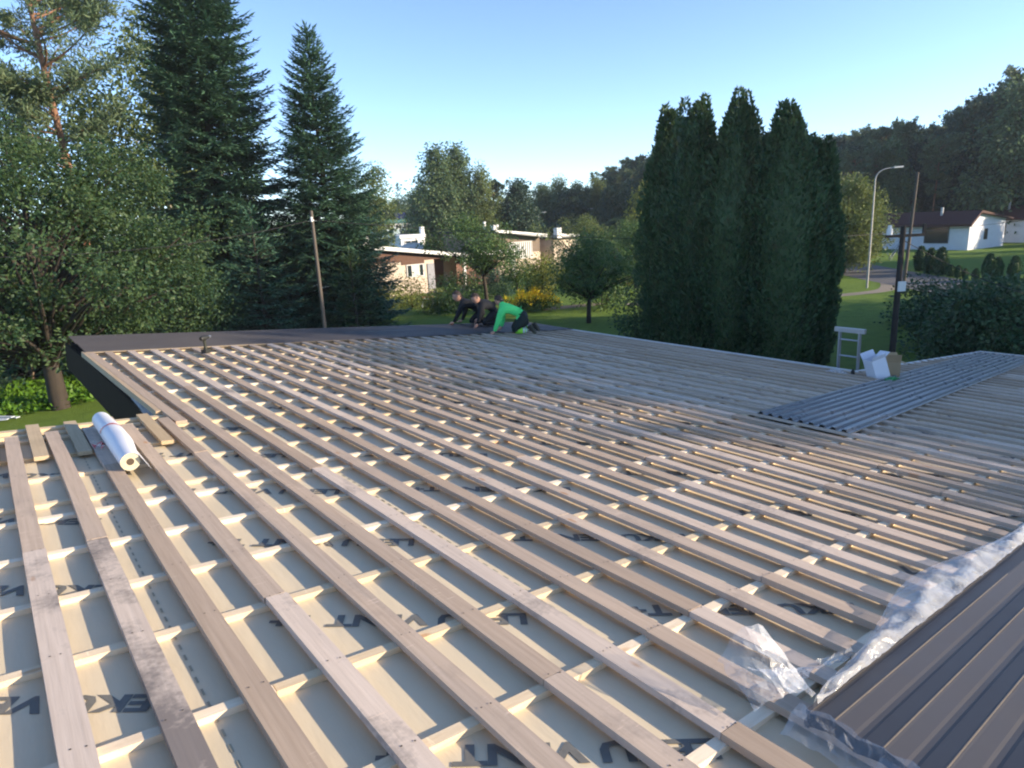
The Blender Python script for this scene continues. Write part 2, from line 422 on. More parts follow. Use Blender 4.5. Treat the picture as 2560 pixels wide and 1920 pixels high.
# boards over them
def batten_v(k, u):
    if k >= 0: a, f = -1.11+.3035*k, -.135+.0105*k
    else:
        a = [-1.43,-1.755,-2.05,-2.335,-2.62,-2.91,-3.2,-3.5,-3.8,-4.1][-k-1]; f = -.06
    return a + u/9.3*f
pm = []
for k in range(-10, 51):
    u_end = 9.22 if k >= 0 else [4.0,3.9,3.93,3.92,3.89,3.9,3.9,3.9,3.9,3.9][-k-1] + float(rng.normal(0,.015))
    if batten_v(k, 2.0) > 8.55: u_end = 2.05
    if batten_v(k, 0) > 14.3: continue
    mb = MB(); u = -7.6 - float(rng.uniform(0,2.5))
    lens = []
    while u < u_end-.05:
        L = float(rng.choice([3.6,4.2,4.5,4.8,5.4]))*float(rng.uniform(.9,1.05))
        e = min(CU, key=lambda c: abs(c-.025-(u+L))) - .025
        if e <= u+.6: e = u+L
        if u_end - e < .9: e = u_end
        lens.append((u, e)); u = e
    wid0 = float(rng.normal(.1,.0015))
    for a, b_ in lens:
        va, vb = batten_v(k, a)+float(rng.normal(0,.004)), batten_v(k, b_)+float(rng.normal(0,.004))
        w_ = wid0+float(rng.normal(0,.0015)); th = float(rng.normal(.031,.0012))
        ns = max(2, int((b_-a)/.8)); bow = float(rng.normal(0,.004)); lift = float(abs(rng.normal(0,.0012)))
        ts = np.linspace(0,1,ns+1); uu = a+.0015+(b_-a-.003)*ts; vv = va+(vb-va)*ts+bow*np.sin(PI*ts); hh = lift*np.sin(PI*2*ts)**2
        tw = rng.normal(0,.0012,ns+1)
        ring = np.stack([RP(vv,uu,hh), RP(vv+w_,uu,hh), RP(vv+w_,uu,th+hh+tw), RP(vv,uu,th+hh-tw)], 1)
        n0 = mb.n; i = np.arange(ns)[:,None]*4; j = np.arange(4)[None]; l = (j+1) % 4
        tint = float(rng.random())
        if k == -4 and a < .9: tint = 1.37
        mb.add(ring.reshape(-1,3), np.stack([i+j, i+l, i+4+l, i+4+j], -1).reshape(-1,4), 0, tint)
        mb.add(ring[0], [[3,2,1,0]], 0, tint); mb.add(ring[-1], [[0,1,2,3]], 0, tint)
    for cu in CU:                                        # two nail heads at every crossing
        if -2.6 < cu < min(6.5, u_end) and k < 16:
            for f_ in (.28, .72):
                vn = batten_v(k, cu)+wid0*f_+float(rng.normal(0,.006)); un = cu-.025+float(rng.normal(0,.007)); a_ = np.arange(6)*PI/3
                mb.add(RP(vn+.0042*np.cos(a_), un+.0042*np.sin(a_), .0345), [np.arange(6)], 1)
    mb.build('batten', [MT['batten'], MT['nail']], house)
mb = MB(); mb.rbox(-1.335,-1.235,3.8,9.2,.0,.031,0,.77,sk=-.155); mb.build('batten', MT['batten'], house)
# short outrigger boards at the left edge
for v, a, b_ in ((-2.475,3.11,4.285),(-2.19,3.1,4.275),(-1.89,3.12,4.28),(-1.592,3.11,4.275),(-2.78,3.1,4.28),(-3.08,3.1,4.28)):
    o = MB().rbox(v, v+.097, a, b_, .0, .033, 0, float(rng.random())).build('outrigger', MT['block'], house)
    o['label'] = 'short brown board sticking out past the roof edge'
# edge board along the notch
mb = MB(); mb.rbox(-1.405,-1.345,4.35,9.25,-.075,.029,0,.2,sk=-.135); mb.build('edge_board', MT['edge'], house)
mb = MB(); mb.rbox(-1.45,-1.418,4.1,11.2,-.5,-.05,0,.2,sk=-.14); mb.build('fascia', MT['brown_clad'], house)
mb = MB()
c = RP([-1.36,-1.47,-1.46,-1.41],[4.32,4.34,5.5,5.55],[-.012,-.05,-.065,-.02]); c2 = c.copy(); c2[:,2] += .004
mb.hexa(np.concatenate([c, c2])); mb.build('flashing', plain('grey flashing', (.30,.29,.27), None, 6, .6), house)
# right hand eaves trim
mb = MB(); mb.rbox(8.60,8.66,2.02,9.1,-.04,.028,0,.4,sk=.12); mb.build('eaves_trim', MT['white_metal'], house)
mb = MB(); mb.rbox(8.68,14.45,2.0,2.07,-.06,.03,0,.4); mb.build('eaves_trim', MT['white_metal'], house)
mb = MB(); mb.rbox(14.42,14.5,-8,2.0,-.06,.026,0,.4); mb.build('eaves_trim', MT['white_metal'], house)

def sheet(mb, v0, v1, u0, u1, h, sku=0.0, per=.118, amp=.018, mi=0, thick=.0008, prof=((0,0),(.18,0),(.32,1),(.62,1),(.76,0))):
    n = max(1, round((u1-u0)/per)); us, hs = [], []
    for k in range(n):
        a = u0+(u1-u0)*k/n; p = (u1-u0)/n
        for f, z in prof: us.append(a+f*p); hs.append(z*amp)
    us.append(u1); hs.append(0)
    us = np.array(us); hs = np.array(hs)+h; m = len(us); k = np.arange(m-1)
    for v_list in (np.linspace(v0, v1, 9),):
        V = []
        for v in v_list:
            s_ = sku*(v-v0)/(v1-v0)
            V.append(RP(v, us+s_, hs + .004*np.sin(v*1.9+us*1.3)*(v_list[-1]-v)*(v-v_list[0])/25))
        nr = len(v_list); V = np.concatenate(V)
        F = np.concatenate([np.stack([r_*m+k, (r_+1)*m+k, (r_+1)*m+k+1, r_*m+k+1], -1) for r_ in range(nr-1)])
        mb.add(V, F, mi); mb.add(V - np.array([0,0,thick*3]), F[:,::-1], mi)
mb = MB()
sheet(mb, -1.50, 8.72, 9.12, 10.25, .033, -.12); sheet(mb, -1.52, 8.74, 10.22, 11.34, .038, -.42)
mb.rbox(-1.50, 8.72, 9.09, 9.118, .018, .036, 1, .5)
mb.build('roof_sheet', [MT['sheet'], MT['sheet_edge']], house)

# ------------------------------------------------------------------ things lying on the roof
def at_roof(v, u, h=.03): return tuple(RP(v,u,h))
# loose sheet
o0 = at_roof(4.1,.55)
mb = MB(); sheet(mb, 4.06, 13.95, .0, 1.05, .036, .93, per=.117, amp=.027)
for v0_, v1_ in ((4.07, 13.9),): mb.rbox(v0_, v1_, -.014, -.002, .030, .037, 1, .5, jit=np.array([[0,0,0],[0,.93,0],[0,.93,0],[0,0,0]]*2))
tag(mb.build('roofing_sheet', [MT['sheet_grey'], MT['sheet_edge']], origin=o0), 'long loose corrugated grey steel sheet lying across the boards beside the two boxes', 'metal sheet')
# stack of sheets, lower right
o0 = at_roof(-.4,-2.4)
stack = thing('sheet_stack', 'stack of dark brown corrugated roofing sheets in torn plastic at the lower right corner', 'sheet stack', o0)
def stack_sheet(i_, du):
    mb = MB(); hb = .034+i_*.0125
    sheet(mb, -.50+du, 9.6+du, -3.16, -2.02, hb, .16, per=.163, amp=.017, prof=((0,0),(.05,0),(.12,.25),(.44,.9),(.47,1),(.53,1),(.56,.9),(.88,.25),(.95,0)))
    us = np.linspace(-3.16,-2.02,8)
    for u in us[:-1]:                                   # worn crest of each fold, its sunlit tan put into the colour
        for vv in (0,):
            mb.rbox(-.49+du, 9.5+du, u+.163*.485, u+.163*.515, hb+.0165, hb+.0176, 1, .5, jit=np.array([[0,0,0],[0,0,0],[0,0,0],[0,0,0]]*2)+np.array([[0,0,0],[0,.16,0],[0,.16,0],[0,0,0]]*2))
    mb.rbox(-.50+du, 9.6+du, -2.02, -2.005, hb-.012, hb+.006, 0, .5, jit=np.array([[0,0,0],[0,.16,0],[0,.16,0],[0,0,0]]*2))
    return mb.build('stacked_sheet', [MT['sheet'], MT['sheet_edge']], stack, origin=o0)
for i_ in range(5): stack_sheet(i_, float(rng.normal(0,.012)))
# plastic film round the stack
def film_mat():
    m, nt, b = new_mat('clear crumpled film')
    b.inputs['Base Color'].default_value = (.9,.92,.95,1); b.inputs['Roughness'].default_value = .10
    b.inputs['Specular IOR Level'].default_value = .9
    tr = nt.nodes.new('ShaderNodeBsdfTransparent'); mx = nt.nodes.new('ShaderNodeMixShader')
    lw = nt.nodes.new('ShaderNodeLayerWeight'); lw.inputs[0].default_value = .45
    r = nt.nodes.new('ShaderNodeMapRange'); nt.links.new(lw.outputs['Facing'], r.inputs[0])
    r.inputs[3].default_value = .12; r.inputs[4].default_value = .60
    nt.links.new(r.outputs[0], mx.inputs[0]); nt.links.new(tr.outputs[0], mx.inputs[1]); nt.links.new(b.outputs[0], mx.inputs[2])
    nt.links.new(mx.outputs[0], nt.nodes['Material Output'].inputs['Surface'])
    bump(nt, b, noise(nt, 16, 4, coords(nt, (1,1,1))), .6, .03)
    return m
MT['film'] = film_mat()
def film(mb, fn, nu, nv, seed, amp=.0042, sm=False):
    r_ = np.random.default_rng(seed); a = np.linspace(0,1,nu); c = np.linspace(0,1,nv)
    A, Cc = np.meshgrid(a, c, indexing='ij'); P = fn(A, Cc)
    P = P + r_.normal(0,amp,P.shape)
    i, j = np.meshgrid(np.arange(nu-1), np.arange(nv-1), indexing='ij'); q = (i*nv+j).ravel()
    mb.add(P.reshape(-1,3), np.stack([q, q+nv, q+nv+1, q+1], -1), sm=sm)
mb = MB()
def f1(a, c):                                            # billow along the long edge
    v = -.47 + a*3.6; w = .02+.20*np.sin(PI*np.clip(a*1.05,0,1))**.7*(1-.25*np.sin(a*11))
    u = -2.03+.16*(v+.5)/10.1 + w*c
    h = .075*(1-c**1.5)+.04*np.sin(PI*c)+.036 + (.011*np.sin(a*71+c*6+2*np.sin(a*19)) + .009*np.sin(a*33-c*8) + .006*np.sin(a*140+c*3))*np.sin(PI*np.clip(c*1.1+.08,0,1))
    return RP(v, u, h)
def f2(a, c): return RP(-.36-.28*a+.05*c, -1.97+.20*c+.08*a, .05+.17*np.sin(PI*(.15+.7*a))*(.3+c))
def f3(a, c): return RP(-.53-.09*c+.02*np.sin(a*9), -1.98-1.2*a, .115-.085*c+.008*np.sin(a*23))
def f4(a, c): return RP(-.40+.5*a, -1.95+.2*c*(1-a)+.06, .04+.03*np.sin(c*3+a*4))
film(mb, f1, 150, 12, 1, .0012, True); film(mb, f2, 11, 9, 2); film(mb, f3, 46, 6, 3); film(mb, f4, 20, 6, 4)
def f5(a, c): return RP(3.0+1.2*a, -1.93+.05*a+.22*c*np.sin(PI*(.2+.7*a)), .17*(1-c)+.05+.05*np.sin(PI*c))
film(mb, f5, 36, 8, 5)
tag(mb.build('plastic_wrap', MT['film'], origin=at_roof(.5,-1.95)), 'torn clear plastic wrap crumpled along the edge of the sheet stack', 'plastic film')
# roll of white membrane
rr = .066; rc = (-1.935, .034+rr)
roll = thing('membrane_roll', 'white roll of roofing membrane lying on the boards at the left edge', 'roll', at_roof(-1.935,3.1))
mat_roll = plain('white membrane', (.72,.74,.78), (.66,.68,.73), 3, .5)
mat_core = plain('membrane edge', (.62,.55,.38), (.5,.44,.3), 40, .7)
th = np.linspace(0, 2*PI, 33)
mb = MB(); us = np.linspace(2.37, 3.84, 12)
wob = 1+.025*np.sin(th*2)[None]*np.sin(us*3)[:,None]
rad_ = np.interp(us, [2.37,2.5,2.8,3.3,3.84], [.066,.070,.084,.084,.074])[:,None]*wob
V = RP(rc[0]+(rad_-rr)*.5+rad_*np.cos(th)[None], us[:,None]+0*th[None], .034+rad_*(1+np.sin(th)[None]))
i, j = np.meshgrid(np.arange(11), np.arange(32), indexing='ij'); q = (i*33+j).ravel()
mb.add(V, np.stack([q, q+33, q+34, q+1], -1), sm=True)
# loose tail
tl = np.linspace(0,1,7); tv = rc[0]+rr*1.02*np.cos(.35-tl*.3)+.065*tl; thh = rc[1]+rr*1.02*np.sin(.6-tl*1.4)-.02*tl
uu = np.array([2.33,2.6,2.9])
V = RP(tv[None]+0*uu[:,None], uu[:,None]+0*tl[None], thh[None]-.01*(uu[:,None]-2.3)); i, j = np.meshgrid(np.arange(2), np.arange(6), indexing='ij'); q = (i*7+j).ravel()
mb.add(V, np.stack([q, q+7, q+8, q+1], -1), sm=True)
mb.build('wrap', mat_roll, roll, origin=roll.location)
mb = MB()
for u in (2.372,):
    for a, b_, mi in ((rr*.985, .026, 0), (.026, .0, 1)):
        inn = RP(rc[0]+b_*np.cos(th[:-1]), u+(.0 if mi == 0 else (.004 if u < 3 else -.004)), rc[1]+b_*np.sin(th[:-1])); out = RP(rc[0]+a*np.cos(th[:-1]), u+(.0 if mi == 0 else (.004 if u < 3 else -.004)), rc[1]+a*np.sin(th[:-1]))
        k = np.arange(32); mb.add(np.concatenate([out, inn]), np.stack([k, (k+1)%32, 32+(k+1)%32, 32+k], -1), mi)
mb.build('core', [mat_core, plain('core hole', (.10,.07,.045), None, 10, .8)], roll, origin=roll.location)
mb = MB()
tt = np.linspace(-.4, PI*.98, 14)
for dv, w_ in ((0,.035),):
    rs_ = .087; P1 = RP(rc[0]+.008+rs_*np.cos(tt), 3.18+.06*tt/3, .034+.084+rs_*np.sin(tt)); P2 = RP(rc[0]+.008+rs_*np.cos(tt), 3.18+w_+.06*tt/3+.01*np.sin(tt*5), .034+.084+rs_*np.sin(tt))
    k = np.arange(13); mb.add(np.concatenate([P1,P2]), np.stack([k,k+1,k+15,k+14],-1))
c = rng.normal(0,.018,(26,3)); P0 = RP(-2.03,3.17,.05)
for q_ in range(24):
    a = P0+c[q_]*[1.4,1.4,.8]; mb.add([a, a+rng.normal(0,.02,3), a+rng.normal(0,.02,3)], [[0,1,2]], int(q_ % 3 > 0))
mb.build('strap', [plain('red tape', (.65,.13,.14), (.5,.1,.1), 20, .35), MT['film']], roll, origin=roll.location)

# cordless drill standing by the installed sheet
dl = np.array(at_roof(.07, 8.35, .031))
drill = thing('cordless_drill', 'dark cordless drill standing upright on a board near the brown sheet', 'drill', tuple(dl))
MB().box((-.045,-.06,0),(.045,.06,.055)).build('battery', MT['dark_metal'], drill)
mb = MB(); mb.tube([(0,0,.055),(0,.005,.12),(-.004,.012,.18)], [.026,.021,.024], 8); mb.build('handle', plain('dark olive plastic', (.04,.043,.03), None, 10, .5), drill)
mb = MB(); mb.tube([(0,.075,.205),(0,.05,.21),(0,-.03,.21),(0,-.09,.21)], [.028,.034,.034,.026], 10); mb.build('motor_housing', MT['dark_metal'], drill)
mb = MB(); mb.tube([(0,-.09,.21),(0,-.125,.21),(0,-.15,.21)], [.022,.02,.008], 8); mb.build('chuck', MT['alu'], drill)
drill.rotation_euler = (0,0,2.2); drill.scale = (1.05,1.05,1.15)

# ladder leaning at the eaves
lb = np.array(RP(8.9,2.30,0.0)); lb[2] = 0
lad = thing('ladder', 'grey aluminium ladder leaning on the eaves, its top rising above the roof', 'ladder', tuple(lb))
ux = np.array([.62,-.30,0]); ux = ux/np.linalg.norm(ux)
ux = np.array([-.05,-1.0,0]); ux /= np.linalg.norm(ux); lean = np.array([-.02,0,1.0])
H_ = 3.33
for s_ in (-1,1):
    mb = MB(); p = ux*.17*s_; q_ = p+lean*H_; d = np.array([.035,0,0]); e = ux*.013
    mb.hexa([p-d-e, p+d-e, p+d+e, p-d+e, q_-d-e, q_+d-e, q_+d+e, q_-d+e]); mb.build('side_rail', MT['alu'], lad)
for k in range(1, 14):
    z = .12+k*.28
    if z > H_-.05: break
    mb = MB(); mb.tube([ux*-.17+lean*z, ux*.17+lean*z], .015, 8); mb.build('rung', MT['alu'], lad)
mb = MB(); a = lean*H_; d = np.array([.03,0,0]); e = ux*.26; zz = np.array([0,0,.075])
mb.hexa([a-d-e, a+d-e, a+d+e, a-d+e, a-d-e+zz, a+d-e+zz, a+d+e+zz, a-d+e+zz]); mb.build('cross_bar', MT['alu'], lad)

# boxes by the ladder
def open_box(name, label, c, w, d, h, rz, tilt, mat, mat_in, flaps):
    t = thing(name, label, 'box', c); t.rotation_euler = (tilt[0], tilt[1], rz)
    mb = MB(); th_ = .006
    w2, d2 = w/2, d/2
    mb.box((-w2,-d2,0),(w2,d2,th_))
    mb.box((-w2,-d2,th_),(-w2+th_,d2,h)); mb.box((w2-th_,-d2,th_),(w2,d2,h))
    mb.box((-w2+th_,-d2,th_),(w2-th_,-d2+th_,h)); mb.box((-w2+th_,d2-th_,th_),(w2-th_,d2,h))
    mb.build('carton', mat, t)
    for (ax, s_, ang, ln) in flaps:
        mb = MB(); ca, sa = math.cos(ang), math.sin(ang)
        if ax == 'x':
            e = w2*s_; o = [(e,-d2,h),(e,d2,h),(e+s_*ln*ca,d2,h+ln*sa),(e+s_*ln*ca,-d2,h+ln*sa)]
        else:
            e = d2*s_; o = [(-w2,e,h),(w2,e,h),(w2,e+s_*ln*ca,h+ln*sa),(-w2,e+s_*ln*ca,h+ln*sa)]
        o = np.array(o); mb.hexa(np.concatenate([o, o+[0,0,.004]])); mb.build('flap', mat_in, t)
    return t
wc = plain('white card', (.74,.75,.80), (.68,.69,.75), 4, .55); bc = plain('brown card', (.42,.30,.17), (.36,.25,.14), 5, .75)
open_box('white_box', 'white cardboard box tipped on its side by the ladder', at_roof(8.24,1.53,.035), .26, .22, .31, .95, (-.28,.10), wc, wc, [('x',1,1.2,.1),('y',-1,.5,.1),('x',-1,.9,.08)])
open_box('brown_box', 'open brown cardboard box standing behind the white one', at_roof(8.60,1.50,.032),   .23, .20, .24, .6, (0,0), bc, bc, [('x',1,1.0,.12),('x',-1,1.3,.13),('y',1,1.2,.12),('y',-1,-.4,.1)])
# green gloves
mb = MB(); gp = np.array(at_roof(7.98,1.27,.032))
for k in range(2):
    o_ = gp+[.07*k,-.03*k,.012]
    mb.tube([o_+[-.09,0,0], o_+[-.03,.01,.012], o_+[.03,0,.012], o_+[.06,0,.005]], [.03,.034,.036,.02], 8)
    for f in range(4): mb.tube([o_+[.055,-.03+.02*f,.008], o_+[.09,-.036+.024*f,.014], o_+[.115,-.04+.026*f,.004]], [.011,.01,.007], 6)
    mb.tube([o_+[0,.03,.005], o_+[.03,.06,.012], o_+[.055,.07,.004]], [.012,.011,.008], 6)
tag(mb.build('work_gloves', plain('green fabric', (.03,.28,.09), (.02,.18,.06), 30, .8), origin=tuple(gp)), 'pair of green work gloves in front of the white box', 'gloves')
# crumpled clear bag left of the boxes
mb = MB(); bp = RP(8.12,2.12,.03)
film(mb, lambda a, c: RP(8.03+.16*a, 1.98+.3*c, .034+.05*np.sin(PI*a)*np.sin(PI*c)), 10, 12, 8)
tag(mb.build('plastic_bag', MT['film'], origin=tuple(bp)), 'small crumpled clear plastic bag left of the white box', 'bag')
mb = MB(); bp = RP(8.17,1.9,.031)
mb.tube([bp+[0,0,0], bp+[0,0,.05]], [.03,.03], 10); mb.tube([bp+[0,0,.05], bp+[0,0,.075]], [.03,.012], 10); mb.tube([bp+[.0,.0,.075],bp+[.09,.03,.055]],[.012,.006],6)
tag(mb.build('sealant_tube', MT['dark_metal'], origin=tuple(bp)), 'small dark tube of sealant standing beside the clear bag', 'tube')

# ------------------------------------------------------------------ trees and plants
def spot(px, py, dist):                                  # where the line of sight through a point of the 2212-wide picture is at this distance
    k = 2560/2212
    d = RC @ np.array([(px*k-1280)/1672, (py*k-960)/1672, 1.0]); d = d/np.hypot(d[0], d[1])
    return CAM + d*dist
bark_d = plain('dark bark', (.032,.026,.021), (.055,.044,.034), 6, .9, bstr=.5, stretch=(2,2,.4))
bark_p = plain('orange pine bark', (.27,.14,.08), (.17,.095,.06), 4, .85, bstr=.4, stretch=(2,2,.6))
bark_b = plain('birch bark', (.62,.59,.53), (.13,.12,.11), 5, .8, stretch=(2,2,.7), p0=.45, p1=.75)
lf_spruce = leaf('spruce needles', (.020,.058,.036), (.075,.145,.085), .12, clump=.9)
lf_spruce2 = leaf('yellow green spruce needles', (.022,.045,.015), (.080,.115,.040), .15, clump=.9)
lf_pine = leaf('pine needles', (.045,.080,.042), (.115,.150,.075), .15, clump=.7)
lf_oak = leaf('oak leaves', (.016,.050,.026), (.062,.100,.036), .3, (.16,.2,.03), clump=.9)
lf_oak_b = leaf('bluish leaves', (.022,.062,.045), (.070,.125,.070), .25, clump=.8)
lf_birch = leaf('birch leaves', (.065,.105,.035), (.15,.185,.065), .35, (.22,.24,.06), clump=.6)
lf_thuja = leaf('thuja sprays', (.020,.054,.026), (.066,.112,.046), .14, clump=1.2)
def rust(m):                                             # brown dead patches in the sprays
    nt = m.node_tree; b = nt.nodes['Principled BSDF']; c = b.inputs['Base Color'].links[0].from_socket
    f = nt.nodes.new('ShaderNodeMapRange'); nt.links.new(noise(nt, 1.5, 5, coords(nt), .7), f.inputs[0]); f.inputs[1].default_value = .56; f.inputs[2].default_value = .72; f.inputs[4].default_value = .75
    nt.links.new(mixc(nt, c, (.11,.075,.03), f.outputs[0]), b.inputs['Base Color'])
rust(lf_thuja)
lf_apple = leaf('apple leaves', (.030,.080,.030), (.100,.155,.048), .3, (.14,.2,.04), clump=1.1)
lf_yel = leaf('yellow green leaves', (.10,.13,.03), (.20,.215,.05), .35, (.3,.3,.06), clump=1.1)
lf_far = leaf('far leaves', (.038,.080,.038), (.105,.145,.062), .25, clump=.25)
lf_fdark = leaf('far needles', (.015,.040,.028), (.046,.080,.044), .12, clump=.25)
flower = leaf('yellow flowers', (.75,.45,.02), (.85,.60,.05), .25, (.9,.6,.05), clump=2)

def conifer(rng, H, R, z0=.3, p=.7, step=.34, per=6, cl=.22, cw=.085, droop=.35, gap=.0, tw=1.0, twig=.16, tip=.25):
    cr, tk = MB(), MB()
    zz = np.linspace(0, H, 14); tk.tube(np.c_[.02*np.sin(zz), .02*np.cos(zz*.8), zz], np.linspace(H*.0125+.03, .012, 14), 7)
    z = z0; PP, DD, NN, LL = [], [], [], []
    while z < H-.15:
        t = 1-z/H
        r0 = R*min(1, t**p*1.08) * (1 if z > H*.12 else .75+.25*z/(H*.12))
        nb = max(3, int(per*(.6+.5*min(1, t*2))))
        a0 = rng.uniform(0, 2*PI)
        for b in range(nb):
            if rng.random() < gap: continue
            a = a0+2*PI*b/nb+rng.normal(0,.22); L = r0*rng.uniform(.72,1.12)+.08
            ca, sa = math.cos(a), math.sin(a); zb = z+rng.uniform(-.5,.5)*step
            up0 = .55*(1-t)**1.5*1.2+.05; dr = droop*(.35+.65*t)*rng.uniform(.7,1.3)
            m = max(3, int(L/twig)); s = (np.arange(m)+.6)/m; s = s[s > .12]
            def pos(s): return np.stack([ca*L*s, sa*L*s, zb+L*(up0*s - dr*s**1.3 + (dr*.55)*s**3.2)], -1)
            if L > .7: tk.tube(pos(np.linspace(0,.9,5)), np.linspace(.012*L+.006,.004,5), 3, cap=False)
            Pb = pos(s); T = pos(np.minimum(s+.05,1.05))-Pb; T /= np.linalg.norm(T,axis=1,keepdims=True)+1e-9
            for sd_ in (-1, 1):
                side = np.stack([-sa*sd_+0*s, ca*sd_+0*s, 0*s-.12], -1)
                D0 = T*.75+side*.8; D0 /= np.linalg.norm(D0,axis=1,keepdims=True)
                tl = tw*(.10+.42*L*np.minimum(1.15*(1.08-s), .55+.6*s)*.8)
                tl = np.clip(tl, .1, 1.1)
                nseg = np.maximum(1, (tl/(cl*.62)).astype(int))
                for q in range(int(nseg.max())):
                    ok = nseg > q
                    base = Pb[ok]+D0[ok]*(q*cl*.62) + np.array([0,0,-1])*((q*cl)**2*.25)[...,None] if False else Pb[ok]+D0[ok]*(q*cl*.62)
                    base = base+rng.normal(0,.018,base.shape); base[:,2] -= .22*(q*cl*.62)**1.5
                    PP.append(base); DD.append(D0[ok]+rng.normal(0,.22,base.shape)+np.array([0,0,-.10])); LL.append(np.full(len(base),cl))
            PP.append(Pb); DD.append(T+rng.normal(0,.16,Pb.shape)); LL.append(np.full(len(Pb),cl*1.1))
            PP.append(pos(np.array([1.0]))); DD.append(T[-1:]+[[0,0,.15]]); LL.append(np.array([cl*1.3]))
        z += step*(.55+.55*min(1,t*1.6))*rng.uniform(.8,1.2)
    top = np.linspace(H-.9,H+.1,14); PP.append(np.c_[0*top,0*top,top]); a = rng.uniform(0,2*PI,14)
    DD.append(np.c_[np.cos(a)*.5,np.sin(a)*.5,np.full(14,1.0)]); LL.append(np.full(14,cl))
    P = np.concatenate(PP); D = np.concatenate(DD); L = np.concatenate(LL)*rng.uniform(.75,1.25,len(P))
    N = np.c_[rng.normal(0,.45,len(P)), rng.normal(0,.45,len(P)), np.ones(len(P))]
    cr.cards(P, D, N, L, cw*rng.uniform(.8,1.25,len(P)))
    return cr, tk
def leafy(rng, H, prof, n_cl, per, card, sig=.38, trunk_r=.14, lean=(0,0), flat=.75, fork=.25, inner=.3, limb_frac=.3, wob=.22, droop=-.1, trunk_top=.85, sides=7, aspect=.62):
    # prof: list of (height fraction, radius); clumps fill the shell unevenly
    cr, tk = MB(), MB()
    hp = np.array([p[0] for p in prof])*H; rp = np.array([p[1] for p in prof])
    ts = np.linspace(hp[0], hp[-1], 60); w = np.interp(ts, hp, rp); w = w**1.3+.02; w /= w.sum()
    ph = rng.uniform(0,2*PI,5); am = rng.normal(0,wob,5)
    def tx(z): s = np.asarray(z)/H; return np.stack([lean[0]*s**1.4+.10*np.sin(s*5+ph[0])*H/12, lean[1]*s**1.4+.10*np.sin(s*4+ph[1])*H/12], -1)
    z = rng.choice(ts, n_cl, p=w)+rng.normal(0,H*.012,n_cl); a = rng.uniform(0,2*PI,n_cl)
    bumpy = 1+sum(am[k]*np.sin((k+1)*a+ph[k]+z*(1.7+.6*k)/max(1,H/9)) for k in range(5))*.8
    r = np.interp(z, hp, rp)*bumpy*(inner+(1-inner)*np.sqrt(rng.random(n_cl)))
    c = np.c_[tx(z), z]; c[:,0] += r*np.cos(a); c[:,1] += r*np.sin(a)
    zz = np.linspace(0, H*trunk_top, 12); tk.tube(np.c_[tx(zz), zz], trunk_r*np.linspace(1.12,.18,12)**1.0, sides)
    for k in rng.permutation(n_cl)[:int(n_cl*limb_frac)]:
        zb = max(hp[0]*.75, z[k]-r[k]*rng.uniform(.5,1.0)-.2); zb = min(zb, H*trunk_top*.97)
        b = np.r_[tx(zb), zb]; e = c[k]; m_ = (b+e)/2+np.array([0,0,.12*np.linalg.norm(e-b)])+rng.normal(0,.06,3)*np.linalg.norm(e-b)
        s = np.linspace(0,1,6)[:,None]; path = (1-s)**2*b+2*s*(1-s)*m_+s*s*e
        r0 = max(.012, trunk_r*.32*(1-zb/H)+.008*np.linalg.norm(e-b)); tk.tube(path, np.linspace(r0,.006,6), 4, cap=False)
    n = rng.poisson(per, n_cl)+3; idx = np.repeat(np.arange(n_cl), n); tot = len(idx)
    sg = sig*rng.uniform(.6,1.35,n_cl)[idx][:,None]
    off = rng.normal(0,1,(tot,3)); off *= np.minimum(1, 1.9/np.linalg.norm(off,axis=1,keepdims=True)); off *= sg*np.array([1,1,flat])
    D = off+rng.normal(0,.35*sig,(tot,3))+np.array([0,0,droop])
    N = rng.normal(0,1,(tot,3))+np.array([0,0,.9])
    L = card*rng.uniform(.65,1.35,tot); cr.cards(c[idx]+off, D, N, L, L*aspect)
    return cr, tk
